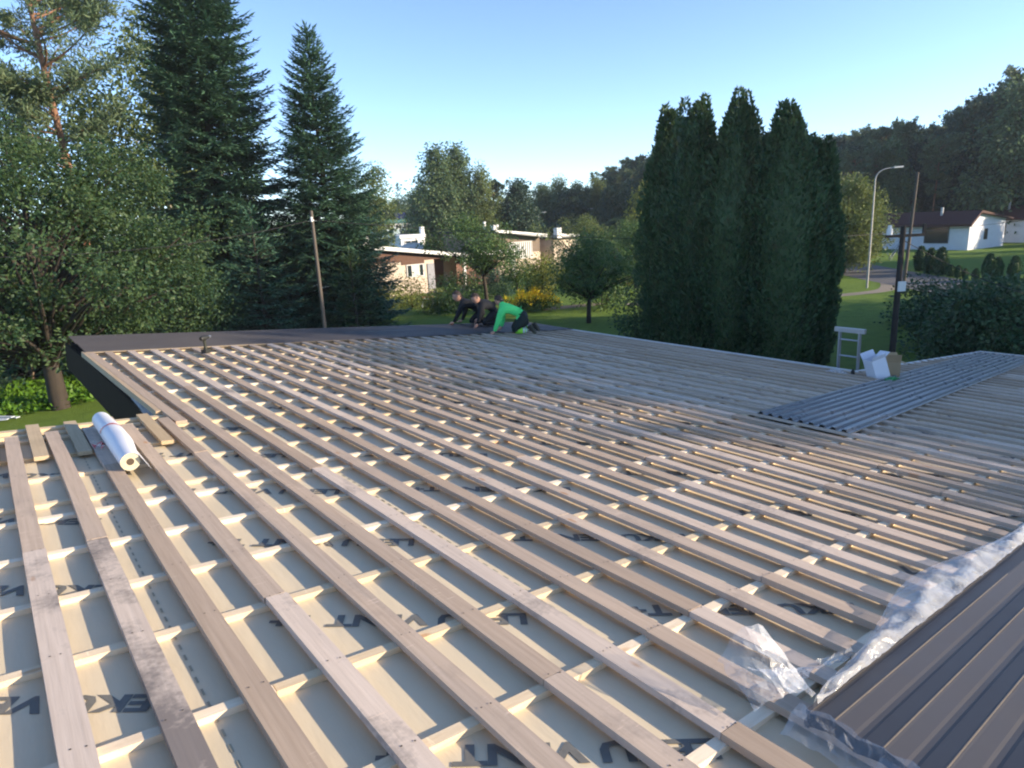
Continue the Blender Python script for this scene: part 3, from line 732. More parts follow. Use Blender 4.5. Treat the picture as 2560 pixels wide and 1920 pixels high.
def pine(rng, H, crown0, R, nbr=52, tuft=26, nl=.2, trunk_r=.17, flat_top=.85, lean=0.0, nw=.035, sub=6):
    cr, tk = MB(), MB()
    zz = np.linspace(0,H*.96,16); bend = lambda z: np.stack([.14*np.sin(z*.35)+lean*np.asarray(z), .10*np.cos(z*.3)], -1)
    tk.tube(np.c_[bend(zz), zz], trunk_r*np.linspace(1.1,.2,16), 8)
    PP, DD = [], []
    for b in range(nbr):
        z = H*(crown0+(.97-crown0)*rng.random()**.85); t = (z/H-crown0)/(1-crown0)
        L = R*(.45+.75*math.sin(PI*min(1,(.25+.75*(1-t)))))*rng.uniform(.6,1.15)*(1 if t < flat_top else .6); a = rng.uniform(0,2*PI)
        up = .05+.55*t+rng.normal(0,.12)
        s = np.linspace(0,1,7)
        cv = rng.normal(0,.25)
        path = np.c_[bend(z)[None]+np.stack([np.cos(a+cv*s)*L*s, np.sin(a+cv*s)*L*s], -1), z+L*(up*s+.18*s*s)]
        tk.tube(path, np.linspace(.014*L+.012,.006,7), 4, cap=False)
        for q in range(sub):
            f = rng.uniform(.35,1.0); p0 = path[0]+(path[-1]-path[0])*f; p0 = np.array([np.interp(f,s,path[:,k]) for k in range(3)])
            a2 = a+rng.normal(0,.9); l2 = L*.34*rng.uniform(.4,1.1)
            p1 = p0+np.array([math.cos(a2)*l2, math.sin(a2)*l2, l2*rng.uniform(.0,.6)])
            tk.tube([p0,p1],[.010,.004],3,cap=False)
            for g in (.55, 1.0):
                cpt = p0+(p1-p0)*g; d = rng.normal(0,1,(tuft,3))+np.array([.5*math.cos(a2),.5*math.sin(a2),.5])
                PP.append(cpt+rng.normal(0,.13,(tuft,3))); DD.append(d)
        d = rng.normal(0,1,(tuft,3))+[0,0,.8]; PP.append(path[-1]+rng.normal(0,.1,(tuft,3))); DD.append(d)
    P = np.concatenate(PP); D = np.concatenate(DD); n = len(P)
    cr.cards(P, D, rng.normal(0,1,(n,3)), nl*rng.uniform(.7,1.3,n), nw)
    return cr, tk
def thuja(rng, H, R, n=26000, leaders=2, cl=.17):
    cr, tk = MB(), MB()
    tk.tube([(0,0,0),(0,0,H*.5),(0,0,H*.9)],[.12,.08,.02],7)
    # dense inside so that no sky shows through low down
    zz = np.linspace(.05, H*.93, 26); th = np.arange(20)*2*PI/20
    prof = lambda z: R*np.clip(np.minimum(.80+.45*z/H*2, 1.0),0,1)*np.clip((1-z/H)*2.6,0,1)**.62
    lead = [(rng.uniform(-.35,.35)*R, rng.uniform(-.35,.35)*R, H*rng.uniform(.92,1.0), R*rng.uniform(.5,.72)) for _ in range(leaders)]
    PP, DD, NN = [], [], []
    def column(cx, cy, Hc, Rc, n, z0=0):
        pr = lambda z: Rc*np.clip(.72+.6*z/Hc,0,1)*np.clip((1-z/Hc)*2.3,0.0,1)**.68
        z = Hc*(1-(1-rng.random(n))**.85)*.995+z0*0; a = rng.uniform(0,2*PI,n)
        lump = 1+.10*np.sin(3*a+z*2.1+cx*9)+.09*np.sin(7*a-z*3.3)+.08*np.sin(z*5+a*2)
        r = pr(z)*lump*(1-.32*rng.random(n)**1.6)
        P = np.c_[cx+r*np.cos(a), cy+r*np.sin(a), z]
        D = np.c_[np.cos(a)*.55, np.sin(a)*.55, np.full(n,.95)]+rng.normal(0,.33,(n,3))
        PP.append(P); DD.append(D); NN.append(np.c_[np.cos(a+1.57),np.sin(a+1.57),0*a]+rng.normal(0,.6,(n,3)))
        m = 20; zc = np.linspace(.05,Hc*.93,22); rr_ = pr(zc)*.66
        V = np.stack([cx+rr_[:,None]*np.cos(th), cy+rr_[:,None]*np.sin(th), np.repeat(zc[:,None],20,1)],-1)
        i = np.arange(21)[:,None]*20; j = np.arange(20)[None]; k = (j+1) % 20
        cr.add(V.reshape(-1,3), np.stack([i+j,i+k,i+20+k,i+20+j],-1).reshape(-1,4))
    tot = sum(l[3] for l in lead)+R
    column(0,0,H*.96,R,int(n*.55))
    for l in lead: column(*l, int(n*.45/leaders))
    P = np.concatenate(PP); n = len(P)
    cr.cards(P, np.concatenate(DD), np.concatenate(NN), cl*rng.uniform(.6,1.4,n), .075*rng.uniform(.7,1.3,n))
    return cr, tk
def plant(name, label, cat, gen, mats, loc, group=None, rz=0, sc=1, trunk='trunk', crown='crown'):
    t = thing(name, label, cat, loc, group, rz, sc)
    gen[0].build(crown, mats[0], t)
    if gen[1] is not None and gen[1].p: gen[1].build(trunk, mats[1], t)
    return t
R_ = lambda s: np.random.default_rng(s)
def gpos(px, py, dist):
    p = spot(px, py, dist); return (float(p[0]), float(p[1]), float(ground_z(p[0], p[1])))

# --- big trees on the left
plant('spruce_tree', 'tall dark spruce whose top runs out of the picture', 'spruce', conifer(R_(1), 23.5, 4.0, .4, .66, .34, 12, .27, .085, .50, gap=.02, twig=.085, tw=1.25), (lf_spruce, bark_d), gpos(412,10,37))
plant('spruce_tree', 'pointed bluish spruce with its whole tip against the sky, behind the leaning pole', 'spruce', conifer(R_(2), float(spot(660,58,35.5)[2]), 3.75, .3, .78, .28, 12, .24, .075, .40, gap=.02, twig=.08, tw=1.25), (lf_spruce, bark_d), gpos(660,58,35.5))
plant('spruce_tree', 'low yellowish young spruce at the foot of the pointed one', 'spruce', conifer(R_(3), 4.4, 1.6, .2, .75, .26, 6, .2, .07, .25), (lf_spruce2, bark_d), gpos(760,600,31))
plant('spruce_tree', 'small bushy spruce between the two tall spruces', 'spruce', conifer(R_(30), 6.5, 2.2, .2, .7, .28, 6, .22, .08, .3), (lf_spruce, bark_d), gpos(560,600,31))
plant('pine_tree', 'tall pine with orange trunk and airy crown at the left edge', 'pine', pine(R_(4), 18.5, .40, 3.3, 74, 34, .26, .19, nw=.045, sub=8), (lf_pine, bark_p), gpos(140,340,31))
plant('birch_tree', 'tall pale birch with white trunk behind the dark spruce', 'birch', leafy(R_(5), float(spot(322,18,45)[2]), [(.18,2.0),(.4,3.2),(.65,2.9),(.85,1.9),(1.0,.5)], 300, 70, .22, .55, .17, droop=-.5, flat=1.0, inner=.15, wob=.3, limb_frac=.22), (lf_birch, bark_b), gpos(325,60,45))
plant('birch_tree', 'second birch with thin forked trunk further left behind the pine', 'birch', leafy(R_(6), 15.5, [(.15,2.5),(.4,3.8),(.7,3.2),(.9,1.8),(1.0,.4)], 240, 64, .24, .6, .14, droop=-.4, flat=1.0, inner=.2, wob=.3), (lf_birch, bark_b), gpos(215,500,48))
plant('oak_tree', 'big broad leafy tree at the left edge with dark trunk beside the roof corner', 'oak', leafy(R_(7), float(spot(190,285,26.6)[2]), [(.22,2.6),(.36,4.0),(.6,4.4),(.8,3.7),(.95,1.9),(1.0,.8)], 380, 200, .12, .36, .27, lean=(.15,.3), inner=.35, wob=.34, limb_frac=.45), (lf_oak, bark_d), gpos(135,880,26.6))
plant('bush', 'dark bluish green bush between the leafy tree and the spruce', 'bush', leafy(R_(8), 5.6, [(.0,1.6),(.35,2.3),(.7,1.9),(1.0,.6)], 120, 100, .14, .42, .08, inner=.4, limb_frac=.2), (lf_oak_b, bark_d), gpos(375,640,31))
plant('bush', 'sparse low leafy bush right behind the brown sheets', 'bush', leafy(R_(9), 3.9, [(.0,1.5),(.4,2.1),(.75,1.5),(1.0,.5)], 70, 80, .13, .42, .07, inner=.4), (lf_oak, bark_d), gpos(400,700,29.5))
plant('bush', 'bare twiggy thicket under the leafy tree', 'thicket', leafy(R_(10), 4.8, [(.1,1.8),(.5,2.4),(1.0,1.6)], 46, 16, .12, .5, .07, inner=.2, limb_frac=1.0), (lf_oak, plain('grey twigs', (.26,.2,.15), (.18,.14,.1), 6, .8)), gpos(45,700,33))
plant('bush', 'dense dark shrub behind the leafy tree at the picture edge', 'bush', leafy(R_(11), 6.5, [(.0,2.6),(.4,3.2),(.8,2.4),(1.0,.8)], 130, 90, .2, .5, .1, inner=.4), (lf_oak_b, bark_d), gpos(30,700,34))
plant('young_tree', 'olive green tree peeping out right of the pointed spruce', 'tree', leafy(R_(12), 11.4, [(.1,1.2),(.4,1.7),(.75,1.4),(1.0,.4)], 130, 70, .2, .42, .12, inner=.2), (lf_birch, bark_d), gpos(812,450,66))
# ferns in the sun by the trunk
mb = MB(); r = R_(13); n = 5200
c0 = np.array(gpos(110,845,28.8)); a = r.uniform(0,2*PI,n); rad = 3.6*np.sqrt(r.random(n))
P = np.c_[c0[0]-.6+rad*np.cos(a)*1.1, c0[1]+.4+rad*np.sin(a)*.8, .03+.22*r.random(n)]
mb.cards(P, np.c_[r.normal(0,1,n), r.normal(0,1,n), r.normal(.5,.5,n)], r.normal(0,.5,(n,3))+[0,0,1], .22, .11)
tag(mb.build('undergrowth', leaf('bright undergrowth', (.06,.15,.015), (.11,.21,.022), .35, (.15,.3,.03))), kind='stuff')

# --- columns of thuja behind the eaves
for k, (px, py, d, s, w, lab) in enumerate([
    (1448,212,26.5,41,.98,'leftmost thuja column with a rusty yellow tip'),
    (1513,195,25.5,42,.95,'thuja column with a thin single tip, second from the left'),
    (1597,187,25.0,43,1.15,'tallest broad thuja column in the middle with two tips'),
    (1660,282,26.0,44,.95,'lower thuja column wedged between the two broad ones'),
    (1708,204,24.6,45,1.15,'broad thuja column with a crooked tip, right of the gap'),
    (1765,282,25.2,46,.78,'rightmost thuja column, lowest of the row')]):
    z = float(spot(px,py,d)[2])
    plant('thuja_tree', lab, 'thuja', thuja(R_(s), z, w*1.2, 23000, 3, .15), (lf_thuja, bark_d), gpos(px,py,d), 'row of thuja columns behind the eaves', trunk='stem')

# --- garden
def apple(name, lab, px, pyb, d, pytop, s, rad, lean, mat=None, trunk=.11, cl=130, z0=.38):
    H = float(spot(px,pytop,d)[2])
    return plant(name, lab, 'apple tree', leafy(R_(s), H, [(z0,rad*.55),(z0+.15,rad*.95),(.75,rad),(.92,rad*.6),(1.0,rad*.25)], cl, 75, .14, .32, trunk, lean=lean, inner=.12, wob=.55, limb_frac=.5), (mat or lf_apple, bark_d), gpos(px,pyb,d))
apple('apple_tree', 'apple tree with curved dark trunk in front of the pink bungalow', 1052, 640, 45, 470, 51, 2.05, (-1.0,.2), trunk=.13, z0=.42)
apple('apple_tree', 'dark shaded apple tree with leaning trunk on the lawn beyond the eaves', 1272, 690, 34.5, 515, 52, 1.9, (.5,.2), trunk=.12)
apple('apple_tree', 'apple tree with a pale prop beside the thuja row', 1372, 590, 50, 480, 54, 2.2, (.2,0), z0=.25)
apple('apple_tree', 'round orchard tree far back below the street lamp', 1355, 560, 62, 478, 55, 2.9, (0,0), z0=.15)
apple('apple_tree', 'round pale tree below the distant poles', 1262, 560, 62, 468, 56, 2.2, (0,0), z0=.1, mat=lf_birch)
apple('young_apple_tree', 'thin yellowish young tree right of the flower bed', 1172, 660, 40, 560, 57, .8, (.1,0), mat=lf_yel, trunk=.05, cl=32)
apple('young_apple_tree', 'small loose tree left of the flower bed, before the carport post', 1118, 640, 47, 550, 58, .8, (.1,0), trunk=.06, cl=26)
def shrub(name, lab, px, pyb, d, pyt, s, rad, mat, cl=50, per=60, card=.13):
    H = max(.4, float(spot(px,pyt,d)[2]))
    return plant(name, lab, 'shrub', leafy(R_(s), H, [(.0,rad*.8),(.45,rad),(.8,rad*.75),(1.0,rad*.3)], cl, per, card, .33, .035, inner=.35, limb_frac=.3), (mat, bark_d), gpos(px,pyb,d), trunk='stem')
shrub('shrub', 'yellow green shrub at the foot of the bungalow wall, beside the spruce', 822, 660, 41, 622, 61, .9, lf_yel)
shrub('shrub', 'pale airy shrub under the bungalow window', 890, 650, 45, 597, 62, 1.5, lf_yel, 44, 40)
shrub('shrub', 'pale loose shrub against the left part of the bungalow wall', 840, 620, 46, 578, 63, 1.2, lf_birch, 26, 24)
shrub('shrub', 'small light green shrub right of the blue garden frame', 945, 665, 42, 640, 64, .9, lf_yel, 30)
shrub('shrub', 'dark green clump of irises behind the dark clad men', 985, 670, 41, 628, 65, 1.0, lf_apple, 36)
shrub('shrub', 'dark bush under the curved apple tree', 1000, 640, 47, 590, 66, 1.5, lf_apple, 60)
shrub('shrub', 'dark bush against the brick red carport wall', 1060, 625, 49, 575, 67, 1.4, lf_oak_b, 60)
shrub('shrub', 'round green bush right of the carport', 1140, 610, 52, 572, 68, 1.2, lf_apple, 40)
shrub('shrub', 'dark bush below the shaded apple tree', 1300, 640, 40, 590, 69, 1.7, lf_apple, 60)
shrub('shrub', 'low yellow green border in the sun beside the thujas', 1360, 607, 53, 590, 70, 1.5, lf_yel, 40)
shrub('shrub', 'light bush in front of the middle house', 1215, 590, 55, 558, 71, 1.5, lf_birch, 50)
shrub('shrub', 'small round bush at the foot of the leftmost thuja', 1392, 700, 27.5, 600, 72, .8, lf_thuja, 60, 70, .11)
shrub('shrub', 'tangled dark shrub around the black pole', 1995, 690, 34, 612, 73, 1.2, lf_thuja, 60)
shrub('shrub', 'large dark bush in the shade at the right edge', 2185, 720, 25, 618, 74, 2.3, lf_thuja, 230, 120)
shrub('shrub', 'dark bush left of the large one, beyond the ridge of the roof', 2110, 710, 29, 625, 75, 1.8, lf_thuja, 170, 110)
# flowers
fl = thing('flower_bed', 'bed of tall yellow flowers on the sunny lawn', 'flowers', gpos(1150,672,39.8))
r = R_(80); n = 2200; mb = MB(); P = np.c_[np.clip(r.normal(0,.75,n),-1.6,1.6), r.normal(0,.3,n), r.uniform(0,.8,n)]; P[:,2] *= 1-.3*np.abs(P[:,0])/1.6+.15*np.sin(P[:,0]*7)
mb.cards(P, np.c_[r.normal(0,.3,(n,2)), np.full(n,.8)], r.normal(0,1,(n,3)), .24, .045); mb.build('stems', lf_apple, fl)
mb = MB(); n = 1900; P = np.c_[np.clip(r.normal(0,.75,n),-1.6,1.6), r.normal(0,.32,n), r.normal(.95,.2,n)]; P[:,2] *= 1-.3*np.abs(P[:,0])/1.6+.15*np.sin(P[:,0]*7)
mb.cards(P, r.normal(0,1,(n,3)), r.normal(0,1,(n,3)), .11, .09); mb.build('blossoms', flower, fl); fl.rotation_euler = (0,0,-.55)
# columnar conifers in front of the white house
small = [((53.65,18.5),1.9),((51.77,17.1),1.9),((51.01,16.14),2.0),((50.29,15.23),.85),((49.84,14.61),.85),((49.39,14.04),.7),((48.46,13.12),.8),((48.17,12.34),1.8),((48.63,12.0),1.55),((48.99,11.19),1.6)]
sm = None
for k, ((x, y), h) in enumerate(small):
    tall = h > 1
    lab = 'clipped dark columnar conifer on the lawn before the white house' if tall else 'knee high young conifer in the row before the white house'
    grp = 'tall columnar conifers on the far lawn' if tall else 'young conifers on the far lawn'
    if k == 0:
        sm = plant('columnar_conifer', lab, 'conifer', thuja(R_(90), 1.9, .42, 1600, 1, .14), (lf_thuja, bark_d), (x,y,0), grp, trunk='stem')
    else:
        copy_thing(sm, (x,y,0), k*1.3, (h/1.9*(1 if tall else 1.25),)*2+(h/1.9,), lab, grp)
# tree by the street lamp
plant('roadside_tree', 'rounded tree with pale sunlit top beside the street lamp', 'tree', leafy(R_(91), float(spot(1840,385,59)[2]), [(.12,1.8),(.35,2.7),(.65,2.6),(.85,1.7),(1.0,.5)], 260, 90, .18, .42, .12, inner=.3, wob=.3), (lf_birch, bark_d), gpos(1832,450,59))

# --- far trees, each copied from a few kinds
proto = {}
def kind(key, gen, mats): proto[key] = (gen[0].mesh('crown', mats[0]), gen[1].mesh('trunk', mats[1]))
kind('birch', leafy(R_(100), 14, [(.08,1.5),(.3,2.5),(.6,2.1),(.85,1.0),(1.0,.15)], 260, 74, .30, .52, .16, droop=-.5, flat=1.0, inner=.2, wob=.3, limb_frac=.15), (lf_far, bark_b))
kind('birch2', leafy(R_(101), 14, [(.08,1.7),(.35,2.9),(.6,2.1),(.85,1.2),(1.0,.3)], 240, 74, .30, .52, .16, droop=-.5, flat=1.0, inner=.2, wob=.35, limb_frac=.15), (lf_birch, bark_b))
kind('round', leafy(R_(102), 10, [(.05,2.2),(.3,3.0),(.6,2.9),(.85,1.9),(1.0,.6)], 260, 74, .29, .52, .16, inner=.3, wob=.3, limb_frac=.15), (lf_far, bark_d))
kind('dark', leafy(R_(103), 12, [(.05,1.9),(.35,2.7),(.65,2.3),(.9,1.2),(1.0,.4)], 260, 74, .30, .52, .16, inner=.3, wob=.3, limb_frac=.15), (lf_fdark, bark_d))
kind('spruce', conifer(R_(104), 16, 2.5, .5, .75, .62, 6, .46, .2, .4, twig=.42), (lf_fdark, bark_d))
kind('spruce2', conifer(R_(105), 16, 2.2, .8, .8, .62, 6, .46, .2, .35, gap=.12, twig=.42), (lf_fdark, bark_d))
kind('pine', pine(R_(106), 18, .35, 2.7, 62, 16, .5, .2, nw=.16, sub=6), (lf_fdark, bark_p))
kind('pine2', pine(R_(107), 18, .45, 2.5, 54, 16, .5, .2, nw=.16, sub=6), (lf_pine, bark_p))
kind('yellow', leafy(R_(108), 10, [(.1,1.6),(.35,2.3),(.7,2.0),(1.0,.5)], 170, 44, .36, .5, .14, inner=.3, wob=.3, limb_frac=.15), (lf_yel, bark_d))
HK = dict(birch=14, birch2=14, round=10, dark=12, spruce=16, spruce2=16, pine=18, pine2=18, yellow=10)
NMK = dict(birch='birch_tree', birch2='birch_tree', round='broadleaf_tree', dark='broadleaf_tree', spruce='spruce_tree', spruce2='spruce_tree', pine='pine_tree', pine2='pine_tree', yellow='broadleaf_tree')
CATK = dict(birch='birch', birch2='birch', round='tree', dark='tree', spruce='spruce', spruce2='spruce', pine='pine', pine2='pine', yellow='tree')
rf = R_(200)
def far(key, px, pyt, d, lab, group=None, wide=1.0):
    x, y, z = gpos(px, pyt, d); H = float(spot(px, pyt, d)[2])-z; s = H/HK[key]
    w = wide*s if wide else s
    t = thing(NMK[key], lab, CATK[key], (x,y,z-.1), group, float(rf.uniform(0,6.28)), (w,w,s))
    put(proto[key][0], 'crown', t); put(proto[key][1], 'trunk', t); return t
for a in [
    ('birch', 935, 308, 84, 'tall twin topped birch behind the bungalows, its left half', 1.0), ('birch', 978, 306, 86, 'right half of the tall twin topped birch clump', .95),
    ('birch2', 1036, 360, 86, 'pale slender birch right of the tall clump', .9), ('dark', 905, 400, 96, 'dark tree at the left foot of the tall birch clump', .8),
    ('pine', 1065, 393, 92, 'dark bushy pine beside the pale birch', .9), ('dark', 1118, 385, 88, 'broad dark rounded tree standing alone in the middle distance', 1.05),
    ('spruce', 858, 396, 118, 'slim pointed spruce far behind the green roofed house', .8), ('round', 885, 425, 122, 'pale round tree far behind the green roofed house', 1.2),
    ('birch', 1172, 393, 112, 'tree right of the dark rounded one, first in the far row', 1.3), ('birch2', 1206, 386, 116, 'light birch in the far row above the white chimney', 1.2),
    ('birch', 1246, 390, 112, 'green birch in the far row left of the dip', 1.2), ('dark', 1228, 405, 108, 'dark tree between the two birches of the far row', 1.0),
    ('birch2', 1290, 386, 118, 'light tree in the far row where the dark hill begins', 1.2), ('spruce2', 1268, 398, 112, 'thin spruce in the far row', .9),
    ('yellow', 1390, 394, 74, 'bright yellow green tree before the dark hill, left of the thujas', .8), ('dark', 1330, 470, 90, 'low dark tree below the distant poles', 1.6)]:
    far(a[0], a[1], a[2], a[3], a[4], None, a[5])
# wooded hill: outline of the tops read along the picture
ox = [780,860,1150,1290,1320,1360,1400,1440,1500,1600,1700,1800,1850,1900,1960,2010,2050,2085,2130,2180,2212,2330,2560]
oy = [430,440,425,392,372,348,322,300,300,300,300,296,290,276,264,262,268,225,196,156,142,150,150]
HG = 'trees of the dark wood on the hill'
glab = {'spruce': 'one of the dark spruces of the wood on the hill', 'pine': 'one of the tall pines of the wood on the hill', 'dark': 'one of the dark leafy trees of the wood on the hill', 'far': 'one of the trees of the pale wood along the horizon'}
for row, (d0, dy) in enumerate(((100, 22), (112, 8), (128, 0), (144, 4))):
    px = 1318 if row < 2 else 1300
    while px < 2420:
        d = d0+rf.uniform(-4,4)
        top = float(np.interp(px, ox, oy))+dy+rf.uniform(-7,16)
        if rf.random() < .18: top -= 10
        key = rf.choice(['spruce','spruce2','pine','pine2','dark','birch'], p=[.18,.17,.22,.18,.12,.13])
        lk = 'spruce' if 'spruce' in key else 'pine' if 'pine' in key else 'dark'
        far(str(key), px, top, d, glab[lk] if key != 'birch' else 'one of the birches in the wood on the hill', HG+', '+str(key).rstrip('2'), float(rf.uniform(.8,1.15)))
        px += rf.uniform(30,46)*(110/d)**1.0
for row, (d0, dy) in enumerate(((128, 4), (146, 0))):
    px = 770
    while px < 1310:
        d = d0+rf.uniform(-5,5); top = float(np.interp(px, ox, oy))+dy+rf.uniform(-8,14)
        key = str(rf.choice(['birch','round','spruce','dark','birch2'], p=[.28,.25,.15,.2,.12]))
        far(key, px, top, d, 'one of the '+{'birch':'birches','birch2':'birches','round':'round pale trees','spruce':'spruces','dark':'dark leafy trees'}[key]+' of the wood along the horizon', 'trees of the wood along the horizon, '+key.rstrip('2'), 1.4)
        px += rf.uniform(34,52)
# undergrowth of the hill wood
mb = MB(); r = R_(210); n = 9000
a = np.radians(r.uniform(20,86,n)); d = r.uniform(97,150,n); x = CAM[0]+d*np.sin(a); y = CAM[1]+d*np.cos(a)
mb.cards(np.c_[x,y,ground_z(x,y)+r.random(n)**1.5*4.2], r.normal(0,1,(n,3)), r.normal(0,1,(n,3)), 1.3, .9)
tag(mb.build('brushwood', lf_fdark), kind='stuff')
# trees to the right, beyond the frame, whose long shadows reach the lower roof
def offtree(x, y, H, wide, keys):
    key = str(rf.choice(keys)); s = H/HK[key]
    t = thing(NMK[key], 'tall '+{'tree':'leafy tree'}.get(CATK[key],CATK[key])+' of the roadside wood to the right, out of the picture', CATK[key], (x,y,-.1), 'roadside wood right of the picture, '+CATK[key], float(rf.uniform(0,6)), (s*wide,s*wide,s))
    put(proto[key][0], 'crown', t); put(proto[key][1], 'trunk', t)
for k, y in enumerate(np.arange(-48.6, -35.0, 1.7)):
    offtree(44.5+2.2*(k % 2), float(y), float(np.interp(y, [-48.6,-46,-40,-36], [19.0,20.3,20.4,20.0]))+rf.uniform(-.3,.3), 1.2, ['dark','dark','round'])
for y in np.arange(-20.5, -8.5, 2.6): offtree(45+rf.uniform(-1.5,1.5), float(y), 17.8+rf.uniform(-.7,.7), 1.25, ['spruce','dark','pine','birch'])
for y in np.arange(-29, -3, 5.2): offtree(86+rf.uniform(-2,2), float(y), 14.5+rf.uniform(-1.5,1.5), 1.1, ['spruce','dark','birch'])
for x, y in ((93,8.0),(97,3.5),(92,-2)): offtree(x, y, 9.5+rf.uniform(-1,1), 1.0, ['birch','spruce'])

# ------------------------------------------------------------------ houses, lamps, poles, garden things
pinkish = plain('pinkish render', (.68,.57,.46), (.60,.50,.40), 2, .85, bstr=.15)
browncl = plain('reddish brown boarding', (.14,.07,.045), (.10,.052,.035), 5, .75, stretch=(14,14,.2))
whitep = plain('white paint', (.80,.80,.78), (.72,.72,.71), 3, .55)
greyw = plain('bluish white wall', (.62,.67,.74), (.55,.60,.68), 2, .7)
coolw = plain('white rendered wall', (.74,.76,.80), (.66,.68,.73), 1.5, .8)
felt = plain('dark roofing felt', (.045,.045,.045), (.07,.068,.065), 4, .9)
redtile = plain('dark red tiles', (.085,.032,.024), (.055,.024,.02), 8, .8)
glassm, nt_, b_ = new_mat('window glass'); b_.inputs['Base Color'].default_value = (.02,.03,.035,1); b_.inputs['Roughness'].default_value = .08
brick = plain('red brick', (.21,.115,.085), (.16,.085,.065), 6, .85)
curtain = plain('pale curtain', (.62,.68,.62), (.5,.56,.5), 6, .8, stretch=(6,6,.3))
def bx(name, a, b, m, par, org): return MB().box(a, b).build(name, m, par, origin=org) if par is None else MB().box(np.subtract(a,org), np.subtract(b,org)).build(name, m, par)
def slab(name, c, m, par, org): return MB().hexa(np.array(c, float)-np.array(org)).build(name, m, par)
def window(par, org, x0, x1, y, z0, z1, mul=(), frame=whitep, glass=glassm, fw=.06, cur=None):
    w = bx('window', (x0+fw,y-.02,z0+fw), (x1-fw,y+.01,z1-fw), glass, par, org)
    mb = MB()
    for a, b in (((x0,y-.05,z0),(x1,y+.02,z0+fw)), ((x0,y-.05,z1-fw),(x1,y+.02,z1)), ((x0,y-.05,z0+fw),(x0+fw,y+.02,z1-fw)), ((x1-fw,y-.05,z0+fw),(x1,y+.02,z1-fw))): mb.box(np.subtract(a,org), np.subtract(b,org))
    for m_ in mul: mb.box(np.subtract((m_-.03,y-.045,z0+fw),org), np.subtract((m_+.03,y+.0,z1-fw),org))
    mb.build('frame', frame, w)
    if cur: MB().box(np.subtract((cur[0],y-.026,z0+fw+.01),org), np.subtract((cur[1],y-.021,z1-fw-.01),org)).build('curtain', curtain, w)
    return w
# pink bungalow
O = (22.0,43.0,0.0)
bg_ = thing('bungalow', 'pink rendered bungalow with brown gable boards and sloping white eaves', 'house', O)
zt = lambda x: 4.16-(x-18.8)*.142
MB().hexa(np.array([(19.1,43,0),(25.6,43,0),(25.6,52,0),(19.1,52,0),(19.1,43,2.58),(25.6,43,2.58),(25.6,52,2.58),(19.1,52,2.58)])-O).build('wall', pinkish, bg_)
bx('wall', (25.6,46.2,0), (33.2,52,2.5), pinkish, bg_, O)
slab('gable_boarding', [(19.0,42.96,2.6),(29.0,42.96,2.6),(29.0,52,2.6),(19.0,52,2.6),(19.0,42.96,zt(19)-.2),(29.0,42.96,zt(29)-.12),(29.0,52,zt(29)-.12),(19.0,52,zt(19)-.2)], browncl, bg_, O)
bx('gable_boarding', (22.7,42.95,2.36), (24.7,42.99,2.6), browncl, bg_, O)
slab('roof', [(18.6,42.5,zt(18.6)-.19),(29.2,42.5,zt(29.2)-.11),(29.2,52.4,zt(29.2)-.11),(18.6,52.4,zt(18.6)-.19),(18.6,42.5,zt(18.6)-.02),(29.2,42.5,zt(29.2)-.02),(29.2,52.4,zt(29.2)-.02),(18.6,52.4,zt(18.6)-.02)], felt, bg_, O)
slab('fascia', [(18.55,42.42,zt(18.55)-.27),(29.25,42.42,zt(29.25)-.22),(29.25,42.495,zt(29.25)-.22),(18.55,42.495,zt(18.55)-.27),(18.55,42.42,zt(18.55)+.03),(29.25,42.42,zt(29.25)+.03),(29.25,42.495,zt(29.25)+.03),(18.55,42.495,zt(18.55)+.03)], whitep, bg_, O)
bx('corner_board', (18.75,42.9,2.3), (19.0,43.2,3.85), whitep, bg_, O)
bx('chimney', (21.2,46,3.6), (21.7,46.5,4.75), whitep, bg_, O)
window(bg_, O, 23.1, 24.6, 42.97, 1.38, 2.34, (23.55,), cur=(23.6,24.25))
bx('door', (24.95,42.93,.2), (25.55,42.97,2.3), plain('grey panel', (.32,.33,.36), None, 4, .6), bg_, O)
bx('terrace_shade_panel', (25.7,46.1,0), (28.4,46.18,2.5), browncl, bg_, O)  # dark panel before the pinkish wall, standing in for the terrace's shade
bx('carport_fascia', (28.0,42.6,2.58), (34.0,42.72,2.9), whitep, bg_, O); bx('carport_roof', (28.0,42.73,2.62), (33.9,46.1,2.86), felt, bg_, O)
bx('carport_wall', (28.6,44.4,0), (33.0,44.5,2.6), brick, bg_, O)
bx('post', (33.3,42.8,0), (33.65,43.1,2.6), whitep, bg_, O); bx('post', (28.3,42.8,0), (28.5,43.0,2.6), whitep, bg_, O)
bx('terrace', (25.0,40.6,0), (28.6,42.9,.14), plain('concrete', (.3,.28,.26), None, 4, .9), bg_, O)
t = thing('garden_table', 'low red wooden table on the terrace of the pink bungalow', 'table', (25.9,40.0,0))
MB().box((-.55,-.3,.52),(.55,.3,.58)).build('table_top', plain('red brown paint', (.36,.14,.10), None, 5, .6), t)
for a in (-.45,.42):
    for c in (-.24,.21): MB().box((a,c,0),(a+.05,c+.05,.52)).build('leg', browncl, t)
